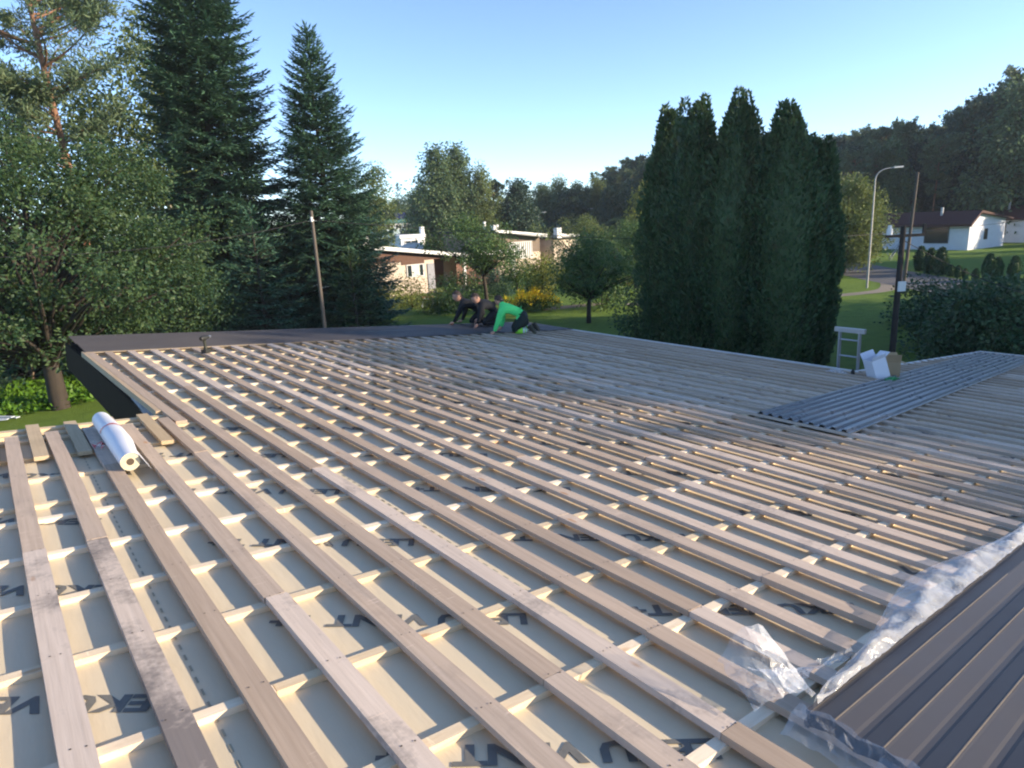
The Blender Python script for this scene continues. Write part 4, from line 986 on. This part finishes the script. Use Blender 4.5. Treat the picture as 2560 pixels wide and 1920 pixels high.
# house behind it
O = (43.0,50.0,0.0)
mh = thing('bungalow', 'low bungalow with two white chimneys and striped window behind the apple trees', 'house', O)
zt2 = lambda x: 4.36-(x-36.8)*.115
bx('wall', (36.9,50,0), (42.6,59,2.0), pinkish, mh, O); bx('wall', (42.6,52.2,0), (44.1,59,3.3), browncl, mh, O)
bx('wall', (44.1,49.6,0), (49.4,59,3.1), pinkish, mh, O)
slab('soffit', [(36.8,50.05,2.0),(42.6,50.05,2.0),(42.6,59,2.0),(36.8,59,2.0),(36.8,50.05,zt2(36.8)-.2),(42.6,50.05,zt2(42.6)-.2),(42.6,59,zt2(42.6)-.2),(36.8,59,zt2(36.8)-.2)], plain('grey brown soffit', (.22,.17,.13), None, 4, .8), mh, O)
slab('roof', [(36.4,49.2,zt2(36.4)-.18),(42.8,49.2,zt2(42.8)-.18),(42.8,59.4,zt2(42.8)-.18),(36.4,59.4,zt2(36.4)-.18),(36.4,49.2,zt2(36.4)-.02),(42.8,49.2,zt2(42.8)-.02),(42.8,59.4,zt2(42.8)-.02),(36.4,59.4,zt2(36.4)-.02)], felt, mh, O)
slab('fascia', [(36.35,49.1,zt2(36.35)-.26),(42.85,49.1,zt2(42.85)-.26),(42.85,49.19,zt2(42.85)-.26),(36.35,49.19,zt2(36.35)-.26),(36.35,49.1,zt2(36.35)+.03),(42.85,49.1,zt2(42.85)+.03),(42.85,49.19,zt2(42.85)+.03),(36.35,49.19,zt2(36.35)+.03)], whitep, mh, O)
bx('roof', (43.9,49.2,3.12), (49.8,59.2,3.28), felt, mh, O)
slab('fascia', [(44.75,49.0,3.28),(49.9,49.0,3.02),(49.9,49.18,3.02),(44.75,49.18,3.28),(44.75,49.0,3.62),(49.9,49.0,3.34),(49.9,49.18,3.34),(44.75,49.18,3.62)], whitep, mh, O)
bx('chimney', (37.6,51,4.0), (38.2,51.6,4.85), whitep, mh, O); bx('chimney', (44.1,49.0,3.2), (44.72,49.57,4.22), whitep, mh, O)
bx('flue', (37.2,52,4.1), (37.4,52.2,5.2), whitep, mh, O)
wn_ = window(mh, O, 38.5, 41.5, 49.98, 1.45, 3.1, (), glass=glassm)
mb = MB()
for k in range(11):
    x = 38.6+k*.26; mb.box(np.subtract((x,49.92,1.53),O), np.subtract((x+.15,49.945,3.02),O))
mb.build('blind', whitep, wn_)
# white garage, green roofed house
O = (34.7,62.0,0.0)
ga = thing('garage', 'small flat roofed bluish white garage behind the pink bungalow', 'garage', O)
bx('wall', (33.3,62,0), (36.0,67,3.85), greyw, ga, O); bx('fascia', (33.1,61.8,3.86), (36.3,67.2,4.2), whitep, ga, O); bx('chimney', (36.5,63,3.0), (36.9,63.4,4.95), whitep, ga, O)
window(ga, O, 33.7, 35.4, 61.98, 3.3, 3.62, (34.5,))
O = (50.5,93.0,0.0)
gh = thing('green_house', 'distant house with teal eaves and dark solar panels on its roof', 'house', O)
bx('wall', (47.8,93,0), (53.0,101,5.5), plain('pale blue wall', (.36,.48,.52), None, 2, .8), gh, O)
bx('eaves', (47.4,92.6,5.51), (53.4,101.4,6.05), plain('teal boards', (.03,.13,.12), (.025,.10,.10), 3, .7, stretch=(.3,1,6)), gh, O)
for x in (48.2,49.6,51.0): window(gh, O, x, x+1.1, 92.98, 4.55, 5.35, (x+.55,))
for x in (50.0,51.05):
    MB().hexa(np.array([(x,93.2,6.06),(x+.95,93.2,6.06),(x+.95,93.26,6.06),(x,93.26,6.06),(x,93.8,7.1),(x+.95,93.8,7.1),(x+.95,93.86,7.1),(x,93.86,7.1)])-O).build('solar_panel', plain('solar panel', (.015,.02,.06), None, 4, .25), gh)
mb = MB(); mb.tube([np.subtract((52.6,92.55,4.3),O), np.subtract((52.6,92.55,7.0),O)], .06, 6); mb.build('mast', whitep, gh)
O = (60.0,62.0,0.0)
sh = thing('shed', 'pale shed half hidden behind the orchard trees', 'shed', O)
bx('wall', (56.6,62,0), (64.5,65,1.95), greyw, sh, O); bx('roof', (56.3,61.7,1.955), (64.8,65.3,2.15), felt, sh, O)
window(sh, O, 59.0, 60.4, 61.98, .9, 1.6, (59.7,))
# white houses on the right
def white_house(lab, C, front, deep, hw, ridge, win):
    f = np.array([.14,1.0])/1.01; g = np.array([1.0,-.14])/1.01
    o = thing('white_house', lab, 'house', (C[0],C[1],0))
    P = lambda a, b, z: (f[0]*a+g[0]*b, f[1]*a+g[1]*b, z)
    def pr(name, quad, z0, z1, m, par=o):
        c = [P(a,b,z0) for a,b in quad]+[P(a,b,z1) for a,b in quad]; return MB().hexa(c).build(name, m, par)
    pr('wall', [(0,.02),(front,.02),(front,deep),(0,deep)], 0, hw, coolw)
    for a, s_ in ((0,1),(front,-1)):
        pts = [P(a,.02,hw), P(a,deep,hw), P(a,deep,hw+.35), P(a,1.1,ridge-.12)]
        MB().poly(pts if s_ > 0 else pts[::-1]).build('gable', coolw, o)
    t_ = .14
    MB().hexa([P(-.5,-.7,hw-.12),P(front+.5,-.7,hw-.12),P(front+.5,1.1,ridge-.1),P(-.5,1.1,ridge-.1),P(-.5,-.7,hw+t_),P(front+.5,-.7,hw+t_),P(front+.5,1.1,ridge+t_),P(-.5,1.1,ridge+t_)]).build('roof', redtile, o)
    MB().hexa([P(-.5,1.102,ridge-.1),P(front+.5,1.102,ridge-.1),P(front+.5,deep+.5,hw+.28),P(-.5,deep+.5,hw+.28),P(-.5,1.102,ridge+t_),P(front+.5,1.102,ridge+t_),P(front+.5,deep+.5,hw+.28+t_),P(-.5,deep+.5,hw+.28+t_)]).build('roof', redtile, o)
    for a0, a1, z0, z1 in win:
        w = pr('window', [(a0,-.03),(a1,-.03),(a1,.01),(a0,.01)], z0, z1, glassm)
        mb = MB()
        for q0, q1, y0, y1 in ((a0-.08,a1+.08,z0-.08,z0),(a0-.08,a1+.08,z1,z1+.08),(a0-.08,a0,z0,z1),(a1,a1+.08,z0,z1)):
            mb.hexa([P(q0,-.05,y0),P(q1,-.05,y0),P(q1,.005,y0),P(q0,.005,y0),P(q0,-.05,y1),P(q1,-.05,y1),P(q1,.005,y1),P(q0,.005,y1)])
        mb.build('frame', plain('dark frame', (.08,.085,.08), None, 4, .6), w)
    w = MB().hexa([P(-.02,2.9,.9),P(-.02,3.6,.9),P(.01,3.6,.9),P(.01,2.9,.9),P(-.02,2.9,2.0),P(-.02,3.6,2.0),P(.01,3.6,2.0),P(.01,2.9,2.0)]).build('window', glassm, o)
    mb = MB(); mb.tube([P(front*.35,.6,ridge-.3),P(front*.35,.6,ridge+.55)], .14, 8); mb.build('roof_vent', MT['alu'], o)
    return o
white_house('white house with dark window and dark red roof, its gable in dappled sun', (76.2,22.9), 9.0, 7.0, 2.5, 3.75, [(2.0,4.3,.75,2.3)])
white_house('second white house cut by the right edge, behind the first one', (88.6,21.6), 6.0, 8.0, 2.6, 3.9, [(2.0,3.4,.9,2.1)])
# street lamps
rx = RC[:,0]*np.array([1,1,0]); rx = rx/np.linalg.norm(rx)
lampm = plain('galvanised steel', (.42,.42,.40), (.34,.34,.33), 6, .5, .6)
def lamp(lab, x, y, H, arm, d=1, two=False):
    z0 = float(ground_z(x,y)); o = thing('street_lamp', lab, 'street lamp', (x,y,z0))
    mb = MB(); s = np.linspace(0,1,8)
    bend = np.array([[0,0,H-.75]])+np.stack([rx[0]*d*arm*(1-np.cos(s*PI/2))*.55, rx[1]*d*arm*(1-np.cos(s*PI/2))*.55, .62*np.sin(s*PI/2)], -1)
    path = np.concatenate([[[0,0,0],[0,0,H*.4],[0,0,H*.7]], bend, bend[-1:]+np.array([[rx[0]*d*arm*.25, rx[1]*d*arm*.25, .04]])])
    mb.tube(path, np.concatenate([[.072,.06,.048],np.full(8,.038),[.034]]), 8); mb.build('pole', lampm, o)
    e = path[-1]; f = rx*d; n = np.array([-f[1],f[0],0])
    c = [e-n*.07-[0,0,.04], e+f*.55-n*.07-[0,0,.02], e+f*.55+n*.07-[0,0,.02], e+n*.07-[0,0,.04]]; c += [p+np.array([0,0,.09]) for p in c]
    MB().hexa(c).build('lamp_head', MT['white_metal'], o)
    return o
lamp('tall street lamp with a long curved arm on the lawn beside the rounded tree', 41.74, 16.94, 7.4, 1.35)
lamp('street lamp just left of the thuja row, far back', 69.7, 58.7, 6.95, 1.6)
lamp('distant street lamp behind the wires, before the dark wood', 76.8, 73.3, 6.8, 1.6)
lamp('faint street lamp left of the distant wooden pole', 74.0, 76.0, 6.3, 1.2)
lamp('short lamp standing above the roof of the middle house', 55.8, 65.6, 6.0, .6)
# poles and wires
def pole(lab, x, y, H, r0, m, lean=(0,0), z0=0):
    o = thing('utility_pole', lab, 'utility pole', (x,y,z0)); mb = MB(); s = np.linspace(0,1,8)
    mb.tube(np.c_[lean[0]*s*H, lean[1]*s*H, s*H], np.linspace(r0,r0*.72,8), 9); mb.build('mast', m, o); return o
pl = spot(677,500,24.0); HL = float(spot(673,455,24.0)[2])
p1 = pole('weathered wooden pole before the pointed spruce', float(pl[0]), float(pl[1]), HL, .078, MT['grey_pole'])
mb = MB(); mb.tube([(-.05,-.08,HL-.36),(-.05,-.08,HL-.2)], .045, 8); mb.tube([(0,0,HL-.33),(0,0,HL-.30)], .068, 9); mb.build('bracket', MT['white_metal'], p1)
pr_ = spot(1938,640,20.0); HR = float(spot(1948,488,20.0)[2])
p2 = pole('black pole with a crossarm behind the white box', float(pr_[0]), float(pr_[1]), HR, .09, MT['black_pole'])
zc = float(spot(1940,509,20.0)[2]); f = rx
def bar(a, b, r, z0, z1):
    n = np.array([-f[1],f[0],0])*r; c = [f*a-n+[0,0,z0], f*b-n+[0,0,z0], f*b+n+[0,0,z0], f*a+n+[0,0,z0]]; return c+[p+np.array([0,0,z1-z0]) for p in c]
MB().hexa(bar(-.42,.55,.05,zc-.04,zc+.03)).build('crossarm', MT['black_pole'], p2)
MB().hexa(bar(.50,.56,.03,zc+.032,zc+.27)).build('pin', MT['black_pole'], p2)
mb = MB(); mb.tube([f*-.34+[0,0,zc+.03], f*-.34+[0,0,zc+.18]], .075, 10); mb.tube([f*-.34+[0,0,zc+.18], f*-.34+[0,0,zc+.27]], [.05,.045], 10); mb.build('insulator', MT['white_metal'], p2)
zs = float(spot(1940,618,20.0)[2]); n = np.array([-f[1],f[0],0])
MB().hexa([p-n*.14 for p in bar(-.08,.11,.02,zs-.12,zs+.13)]).build('sign_plate', MT['white_metal'], p2)
mb = MB(); r = R_(300)
for k in range(7):
    a = f*r.uniform(-.55,.0)+n*r.uniform(-.2,.2)+np.array([0,0,zc-r.uniform(.05,.45)]); b = a+f*r.uniform(-.25,.25)+np.array([0,0,-r.uniform(.05,.3)]); mb.tube([f*.0+[0,0,zc-.1], (a+b)/2+[0,0,-.05], a], .006, 4)
mb.build('loose_cable', plain('light cable', (.4,.42,.45), None, 5, .5), p2)
pq = spot(1962,500,46.0); HQ = float(spot(1978,372,46.0)[2])
p3 = pole('slanting grey pole behind the black one, before the dark wood', float(pq[0]), float(pq[1]), HQ, .10, MT['grey_pole'], (.03,-.02))
pd = spot(1310,540,100.0); pole('distant bare wooden pole left of the far street lamps', float(pd[0]), float(pd[1]), float(spot(1310,484,100.0)[2]), .16, MT['grey_pole'])
pd2 = spot(1398,560,105.0); pole('distant dark pole beside the lamp at the thuja row', float(pd2[0]), float(pd2[1]), float(spot(1400,480,105.0)[2]), .15, MT['grey_pole'])
def wire(lab, a, b, sag, r=.012):
    a = np.array(a, float); b = np.array(b, float); s = np.linspace(0,1,28)[:,None]
    P = a+(b-a)*s; P[:,2] -= sag*4*(s*(1-s))[:,0]
    mb = MB(); mb.tube(P, r, 5); return tag(mb.build('overhead_wire', MT['wire'], origin=tuple(a)), lab, 'wire')
Ltop = np.array([pl[0],pl[1],HL-.3]); Qtop = np.array([pq[0],pq[1],float(spot(1962,500,46.0)[2])])
wire('black wire running right from the weathered pole past the bungalows', Ltop, Qtop, .55)
wire('black wire sagging left from the weathered pole before the dark spruce', Ltop, spot(-160,556,22.0), .35)
wire('wire rising from the slanting pole towards the right edge', Qtop, spot(2300,462,30.0), .1, .01)
wire('wire dropping from the black pole to the lower right', np.array([pr_[0],pr_[1],zc-.1]), spot(2330,660,26.0), .25, .011)
wire('far wire strung between the distant wooden pole and the lamp', spot(1310,486,100.0), spot(1420,505,95.0), .5, .03)
# garden frame, boards on the ground
t = thing('garden_bench', 'small bluish white stand with a red top on the sunny lawn', 'bench', (20.3,35.5,0), rz=-.5)
MB().box((-.42,-.2,.62),(.42,.2,.68)).build('seat', plain('red brown plank', (.40,.20,.13), None, 5, .6), t)
bw = plain('bluish white paint', (.55,.62,.72), None, 4, .6)
MB().box((-.40,-.17,.53),(.40,-.13,.618)).build('apron', bw, t)
for a in (-.40,.32):
    for c in (-.18,.12): MB().box((a,c,0),(a+.08,c+.06,.618)).build('leg', bw, t)
r = R_(310)
c0 = np.array(gpos(25,905,26.0))
for k in range(6):
    a = r.uniform(-.5,.5)+2.2; L = r.uniform(1.2,2.0); d = np.array([math.cos(a),math.sin(a),0]); n = np.array([-d[1],d[0],0])*.07
    o_ = c0+np.array([r.uniform(-.5,.5), r.uniform(-.5,.5), .02+.035*k]); q = [o_-n, o_+d*L-n, o_+d*L+n+[0,0,.0], o_+n]; q += [p+np.array([0,0,.03]) for p in q]
    tag(MB().hexa(q).build('old_board', bw, origin=tuple(o_)), 'pale bluish board thrown on the heap in the yard by the roof notch', 'board', 'heap of pale boards in the yard')
# ------------------------------------------------------------------ air
hz, hnt, hb = new_mat('air'); hnt.nodes.remove(hb)
pv = hnt.nodes.new('ShaderNodeVolumePrincipled'); pv.inputs['Density'].default_value = .0004; pv.inputs['Color'].default_value = (.85,.92,1,1); pv.inputs['Anisotropy'].default_value = .2
hnt.links.new(pv.outputs[0], hnt.nodes['Material Output'].inputs['Volume'])
tag(MB().box((-60,-75,-1.0),(235,235,38)).build('haze', hz), kind='stuff')

# ------------------------------------------------------------------ the three roofers
def cloth(name, c, s=.85): return plain(name, c, tuple(x*s for x in c), 30, .85, bstr=.15)
skin_m = plain('skin', (.50,.28,.20), (.44,.24,.17), 20, .55)
hair_m = plain('dark hair', (.035,.022,.016), (.05,.032,.022), 40, .6)
neon = cloth('bright green shirt', (.10,.78,.22)); hivis = cloth('yellow green cloth', (.28,.72,.05)); refl = plain('reflective band', (.62,.66,.70), None, 10, .4)
darkc = cloth('black work clothes', (.014,.015,.018)); trous = cloth('dark green black trousers', (.016,.026,.024)); boot_m = cloth('dark boot', (.05,.045,.035)); belt_m = cloth('black belt', (.01,.01,.01))
def person(label, org, J, bones, mats, fm, hands, head, feet):
    # J: joint -> (right, up, depth, radius) in metres as seen from the camera side; bones: pairs; fm: bone -> material index
    r_ = rx; d_ = np.array([-rx[1]*-1*-1, rx[0]*1, 0]); d_ = np.array([-rx[1], rx[0], 0])
    W3 = lambda p: r_*p[0]+np.array([0,0,p[1]])+d_*p[2]
    o = thing('person', label, 'person', tuple(org))
    names = list(J); idx = {n: k for k, n in enumerate(names)}
    me = bpy.data.meshes.new('skel'); me.from_pydata([tuple(W3(J[n])) for n in names], [(idx[a], idx[b]) for a, b in bones], [])
    ob = bpy.data.objects.new('skel', me); COL.objects.link(ob)
    sk = ob.modifiers.new('s', 'SKIN'); sk.use_smooth_shade = True; sk.branch_smoothing = .6
    for k, n in enumerate(names):
        v = me.skin_vertices[0].data[k]; g_ = 1.28 if n in ('chest','waist','pelvis') else 1.15; v.radius = (J[n][3]*g_, J[n][3]*g_*.95); v.use_root = (n == 'pelvis')
    ss = ob.modifiers.new('u', 'SUBSURF'); ss.levels = 2; ss.render_levels = 2
    bpy.context.view_layer.update()
    m2 = bpy.data.meshes.new_from_object(ob.evaluated_get(bpy.context.evaluated_depsgraph_get()))
    bpy.data.objects.remove(ob); bpy.data.meshes.remove(me)
    V = np.array([v.co for v in m2.vertices]); F4 = [list(p.vertices) for p in m2.polygons]
    bpy.data.meshes.remove(m2)
    A = np.array([W3(J[a]) for a, b in bones]); B = np.array([W3(J[b]) for a, b in bones])
    rad = np.array([(J[a][3]+J[b][3])/2 for a, b in bones])
    mb = MB()
    for sz in (3, 4):
        fs = np.array([f for f in F4 if len(f) == sz])
        if not len(fs): continue
        c = V[fs].mean(1); AB = B-A; t = np.clip(((c[:,None]-A)*AB).sum(-1)/(AB*AB).sum(-1), 0, 1)
        dist = np.linalg.norm(c[:,None]-(A+t[...,None]*AB), axis=-1)/rad
        nb = dist.argmin(1); tt = t[np.arange(len(c)), nb]
        mi = np.array([fm[bones[k]](x) if callable(fm[bones[k]]) else fm[bones[k]] for k, x in zip(nb, tt)])
        for m_ in np.unique(mi):
            n0 = mb.n; mb.add(V, fs[mi == m_], int(m_), sm=True)
    # hands: palm and five fingers
    for hn, (wrist, dirv, curl, up) in hands.items():
        w = np.array(wrist[:3]); dv = np.array(dirv, float); dv /= np.linalg.norm(dv); upv = np.array(up, float); sd_ = np.cross(dv, upv); sd_ /= np.linalg.norm(sd_); upv = np.cross(sd_, dv)
        pal = [w, w+dv*.04, w+dv*.085]; mb.tube([W3(p) for p in pal], [.026,.040,.036], 8, 0)
        for q, (off, L) in enumerate(((-.030,.062),(-.010,.074),(.010,.070),(.028,.055))):
            a = w+dv*.08+sd_*off; b = a+dv*L*.5-upv*curl*.012; c = b+dv*L*.42-upv*curl*.035
            mb.tube([W3(a), W3(b), W3(c)], [.0098,.009,.0065], 6, 0)
        a = w+dv*.03-sd_*.032; b = a+dv*.03-sd_*.025-upv*.01; c = b+dv*.03-sd_*.005-upv*.012
        mb.tube([W3(a), W3(b), W3(c)], [.013,.011,.008], 6, 0)
    # head: skull, face, ears
    hc, fwd, hr = np.array(head[0]), np.array(head[1], float), head[2]
    fwd /= np.linalg.norm(fwd); upv = np.array(head[3], float); upv -= fwd*(upv@fwd); upv /= np.linalg.norm(upv); sd_ = np.cross(fwd, upv)
    th, ph = np.meshgrid(np.linspace(0,2*PI,25)[:-1], np.linspace(0,PI,15), indexing='ij')
    x = np.sin(ph)*np.cos(th); y = np.sin(ph)*np.sin(th); z = np.cos(ph)
    face = np.clip(x,0,1); jaw = np.clip(-z,0,1)
    X_ = x*(1.02-.10*jaw*(x < 0))+.10*face*np.exp(-((z+.12)/.16)**2-(y/.17)**2)*1.6+.07*face*jaw - .05*face*np.exp(-((z-.12)/.12)**2)*np.exp(-((np.abs(y)-.33)/.16)**2)+.03*face*np.exp(-((z+.50)/.07)**2-(y/.25)**2)
    Y_ = y*(.80-.14*jaw**1.5); Z_ = z*1.22-.04
    Vh = hc+hr*(X_[...,None]*fwd+Y_[...,None]*sd_+Z_[...,None]*upv)
    i, j = np.meshgrid(np.arange(24), np.arange(14), indexing='ij'); q = lambda a, b: ((a % 24)*15+b).ravel()
    FH = np.stack([q(i,j), q(i,j+1), q(i+1,j+1), q(i+1,j)], -1)
    mb.add(np.array([W3(p) for p in Vh.reshape(-1,3)]), FH, 0, sm=True)
    for s_ in (-1,1):
        e = hc+hr*(sd_*s_*.80-.02*upv); mb.tube([W3(e+hr*upv*.22-hr*fwd*.05), W3(e+hr*sd_*s_*.10), W3(e-hr*upv*.24)], [.010,.017,.009], 6, 0)
        ey = hc+hr*(fwd*.86+sd_*s_*.30+upv*.10); mb.tube([W3(ey-fwd*.006), W3(ey+fwd*.004)], [.011,.009], 8, len(mats)-1)
    mb.build('body', mats, o)
    # hair cap
    keep = ((Z_ > .25-.55*(x < .15)-.35*(x < -.35)) & ((x < .62) | (Z_ > .72)))
    ok = keep[i % 24, j] & keep[(i+1) % 24, j] & keep[i % 24, np.minimum(j+1,14)]
    Vc = hc+hr*1.075*(X_[...,None]*fwd+Y_[...,None]*sd_*1.02+Z_[...,None]*upv)+R_(5).normal(0,.004,X_.shape+(3,))
    hb = MB(); hb.add(np.array([W3(p) for p in Vc.reshape(-1,3)]), FH[ok.ravel()], 0, sm=True); hb.build('hair', hair_m, o)
    for (heel, toe, solev) in feet:
        h, t = np.array(heel), np.array(toe); sv = np.array(solev, float); sv /= np.linalg.norm(sv); ax = (t-h)/np.linalg.norm(t-h); sd2 = np.cross(ax, sv)
        s = np.linspace(0,1,7); wv = np.array([.040,.045,.043,.051,.056,.050,.028])*1.15; hv = np.array([.075,.09,.08,.066,.053,.042,.025])*1.15
        ring = []
        for k in range(7):
            c = h+(t-h)*s[k]
            ring.append([c+sv*.0-sd2*wv[k], c+sd2*wv[k], c+sd2*wv[k]*.95-sv*hv[k]*.6, c+sd2*wv[k]*.55-sv*hv[k], c-sd2*wv[k]*.55-sv*hv[k], c-sd2*wv[k]*.95-sv*hv[k]*.6])
        ring = np.array(ring); m = 6; bb = MB(); n = 7
        F = [[r0*m+c, r0*m+(c+1) % m, (r0+1)*m+(c+1) % m, (r0+1)*m+c] for r0 in range(n-1) for c in range(m)]
        Vb = np.array([W3(p) for p in ring.reshape(-1,3)]); bb.add(Vb, F, 0, sm=True); bb.add(Vb[:m], [list(range(m))[::-1]]); bb.add(Vb[-m:], [list(range(m))])
        ns = []
        for k in range(6):                                  # cleated sole
            c = h+(t-h)*(k/5.4); ns = c; w_ = wv[k]*1.04
            q0 = [ns-sd2*w_, ns+sd2*w_, ns+sd2*w_+ax*.028, ns-sd2*w_+ax*.028]; q1 = [p+sv*.014 for p in q0]
            bb.hexa([W3(p) for p in q0+q1], 1)
        bb.build('boot', [boot_m, plain('boot sole', (.085,.08,.05), None, 30, .8)], o)
    return o
# joints of the man in green: on his knees, bent forward, one hand on the boards (seen from his left side)
s_ = 1/693
def q_(x, y, d, r): return ((x-1300)*s_, (905-y)*s_, d, r)
Jg = dict(pelvis=q_(1455,640,.10,.150), waist=q_(1360,560,.10,.148), chest=q_(1225,500,.10,.165), neck=q_(1105,440,.12,.075), throat=q_(1085,405,.14,.058),
 shl=q_(1100,505,-.10,.085), ell=q_(1035,690,-.13,.056), wrl=q_(972,835,-.10,.036), shr=q_(1095,500,.32,.085), elr=q_(1110,690,.36,.054), wrr=q_(1075,815,.32,.036),
 hpl=q_(1450,655,.0,.120), knl=q_(1262,835,-.06,.075), cal=q_(1375,850,-.04,.068), anl=q_(1490,850,-.02,.046), hpr=q_(1450,655,.22,.120), knr=q_(1250,830,.26,.075), car=q_(1380,845,.26,.066), anr=q_(1540,835,.24,.046))
Bg = [('pelvis','waist'),('waist','chest'),('chest','neck'),('neck','throat'),('chest','shl'),('shl','ell'),('ell','wrl'),('chest','shr'),('shr','elr'),('elr','wrr'),('pelvis','hpl'),('hpl','knl'),('knl','cal'),('cal','anl'),('pelvis','hpr'),('hpr','knr'),('knr','car'),('car','anr')]
shin = lambda t: 3 if t < .12 else (4 if (.25 < t < .5 or .62 < t < .85) else 3)
fg = {b: 1 for b in Bg}; fg[('neck','throat')] = 0
for b in Bg:
    if b[0] in ('hpl','hpr'): fg[b] = 2
    if b[0] in ('knl','knr','cal','car'): fg[b] = 3
    if b[1] in ('hpl','hpr'): fg[b] = 2
fg[('cal','anl')] = shin; fg[('car','anr')] = shin
fg[('pelvis','waist')] = lambda t: 2 if t < .45 else (5 if t < .72 else 1)
og = np.array(RP(6.62,8.62,.034))
person('man in a bright green shirt kneeling on the boards with his back bent', og, Jg, Bg, [skin_m, neon, trous, hivis, refl, belt_m, hair_m], fg,
 {'l': (q_(972,842,-.10,0)[:3], (-.10,-.045,0), .6, (0,1,.1)), 'r': (q_(1075,822,.32,0)[:3], (-.09,-.05,.02), .6, (0,1,.1))},
 (q_(1062,385,.16,0)[:3], (-.75,-.45,.35), .098, (-.3,.9,0)), [(q_(1535,765,-.03,0)[:3], q_(1600,892,-.05,0)[:3], (1,.35,-.35)), (q_(1605,760,.20,0)[:3], q_(1668,886,.20,0)[:3], (1,.35,-.3))])
# man in black further left, on hands and knees, leaning on straight arms
s2 = 1/622
def p_(x, y, d, r): return ((x-600)*s2, (722-y)*s2, d, r)
Jd = dict(pelvis=p_(880,560,.25,.15), waist=p_(800,480,.20,.145), chest=p_(690,400,.12,.165), neck=p_(600,335,.08,.068), throat=p_(560,315,.06,.056),
 shl=p_(600,385,-.10,.085), ell=p_(530,540,-.12,.056), wrl=p_(452,672,-.10,.036), shr=p_(650,400,.30,.085), elr=p_(610,560,.34,.056), wrr=p_(560,685,.30,.036),
 hpl=p_(860,580,.12,.12), knl=p_(690,690,.06,.075), anl=p_(900,690,.10,.05), hpr=p_(880,580,.38,.12), knr=p_(720,690,.40,.075), anr=p_(930,690,.42,.05))
Bd = [('pelvis','waist'),('waist','chest'),('chest','neck'),('neck','throat'),('chest','shl'),('shl','ell'),('ell','wrl'),('chest','shr'),('shr','elr'),('elr','wrr'),('pelvis','hpl'),('hpl','knl'),('knl','anl'),('pelvis','hpr'),('hpr','knr'),('knr','anr')]
fd = {b: 1 for b in Bd}; fd[('neck','throat')] = 0
od = np.array(RP(6.6,10.65,.066))
person('man in black leaning on straight arms at the far left of the three workers', od, Jd, Bd, [skin_m, darkc, hair_m], fd,
 {'l': (p_(450,678,-.10,0)[:3], (-.1,-.022,0), .3, (0,1,0)), 'r': (p_(556,690,.30,0)[:3], (-.1,-.015,0), .3, (0,1,0))},
 (p_(518,285,.04,0)[:3], (-.85,-.35,-.25), .108, (-.35,.9,0)), [(p_(905,672,.10,0)[:3], p_(960,715,.10,0)[:3], (.7,.7,0)), (p_(940,672,.42,0)[:3], p_(990,715,.42,0)[:3], (.7,.7,0))])
# second man in black, between the two
def m_(x, y, d, r): return ((x-900)/640, (760-y)/640, d, r)
Jm = dict(pelvis=m_(1130,560,.32,.15), waist=m_(1060,470,.25,.148), chest=m_(965,405,.14,.17), neck=m_(885,365,.06,.07), throat=m_(858,350,.04,.058),
 shl=m_(900,430,-.12,.086), ell=m_(880,580,-.20,.056), wrl=m_(842,690,-.24,.036), shr=m_(935,400,.34,.085), elr=m_(880,540,.36,.056), wrr=m_(830,660,.30,.036),
 hpl=m_(1100,585,.16,.12), knl=m_(915,720,.06,.078), anl=m_(1130,730,.12,.05), hpr=m_(1130,585,.46,.12), knr=m_(950,715,.46,.078), anr=m_(1160,730,.5,.05))
om = np.array(RP(6.72,10.05,.066))
person('man in black with lowered head, crouching between the other two workers', om, Jm, Bd, [skin_m, darkc, hair_m], fd,
 {'l': (m_(840,696,-.24,0)[:3], (-.08,-.06,-.02), .8, (0,1,0)), 'r': (m_(828,666,.30,0)[:3], (-.08,-.07,0), .8, (0,1,0))},
 (m_(822,318,.0,0)[:3], (-.62,-.55,-.55), .108, (-.45,.85,-.1)), [(m_(1135,712,.12,0)[:3], m_(1190,752,.12,0)[:3], (.7,.7,0)), (m_(1165,712,.5,0)[:3], m_(1215,752,.5,0)[:3], (.7,.7,0))])
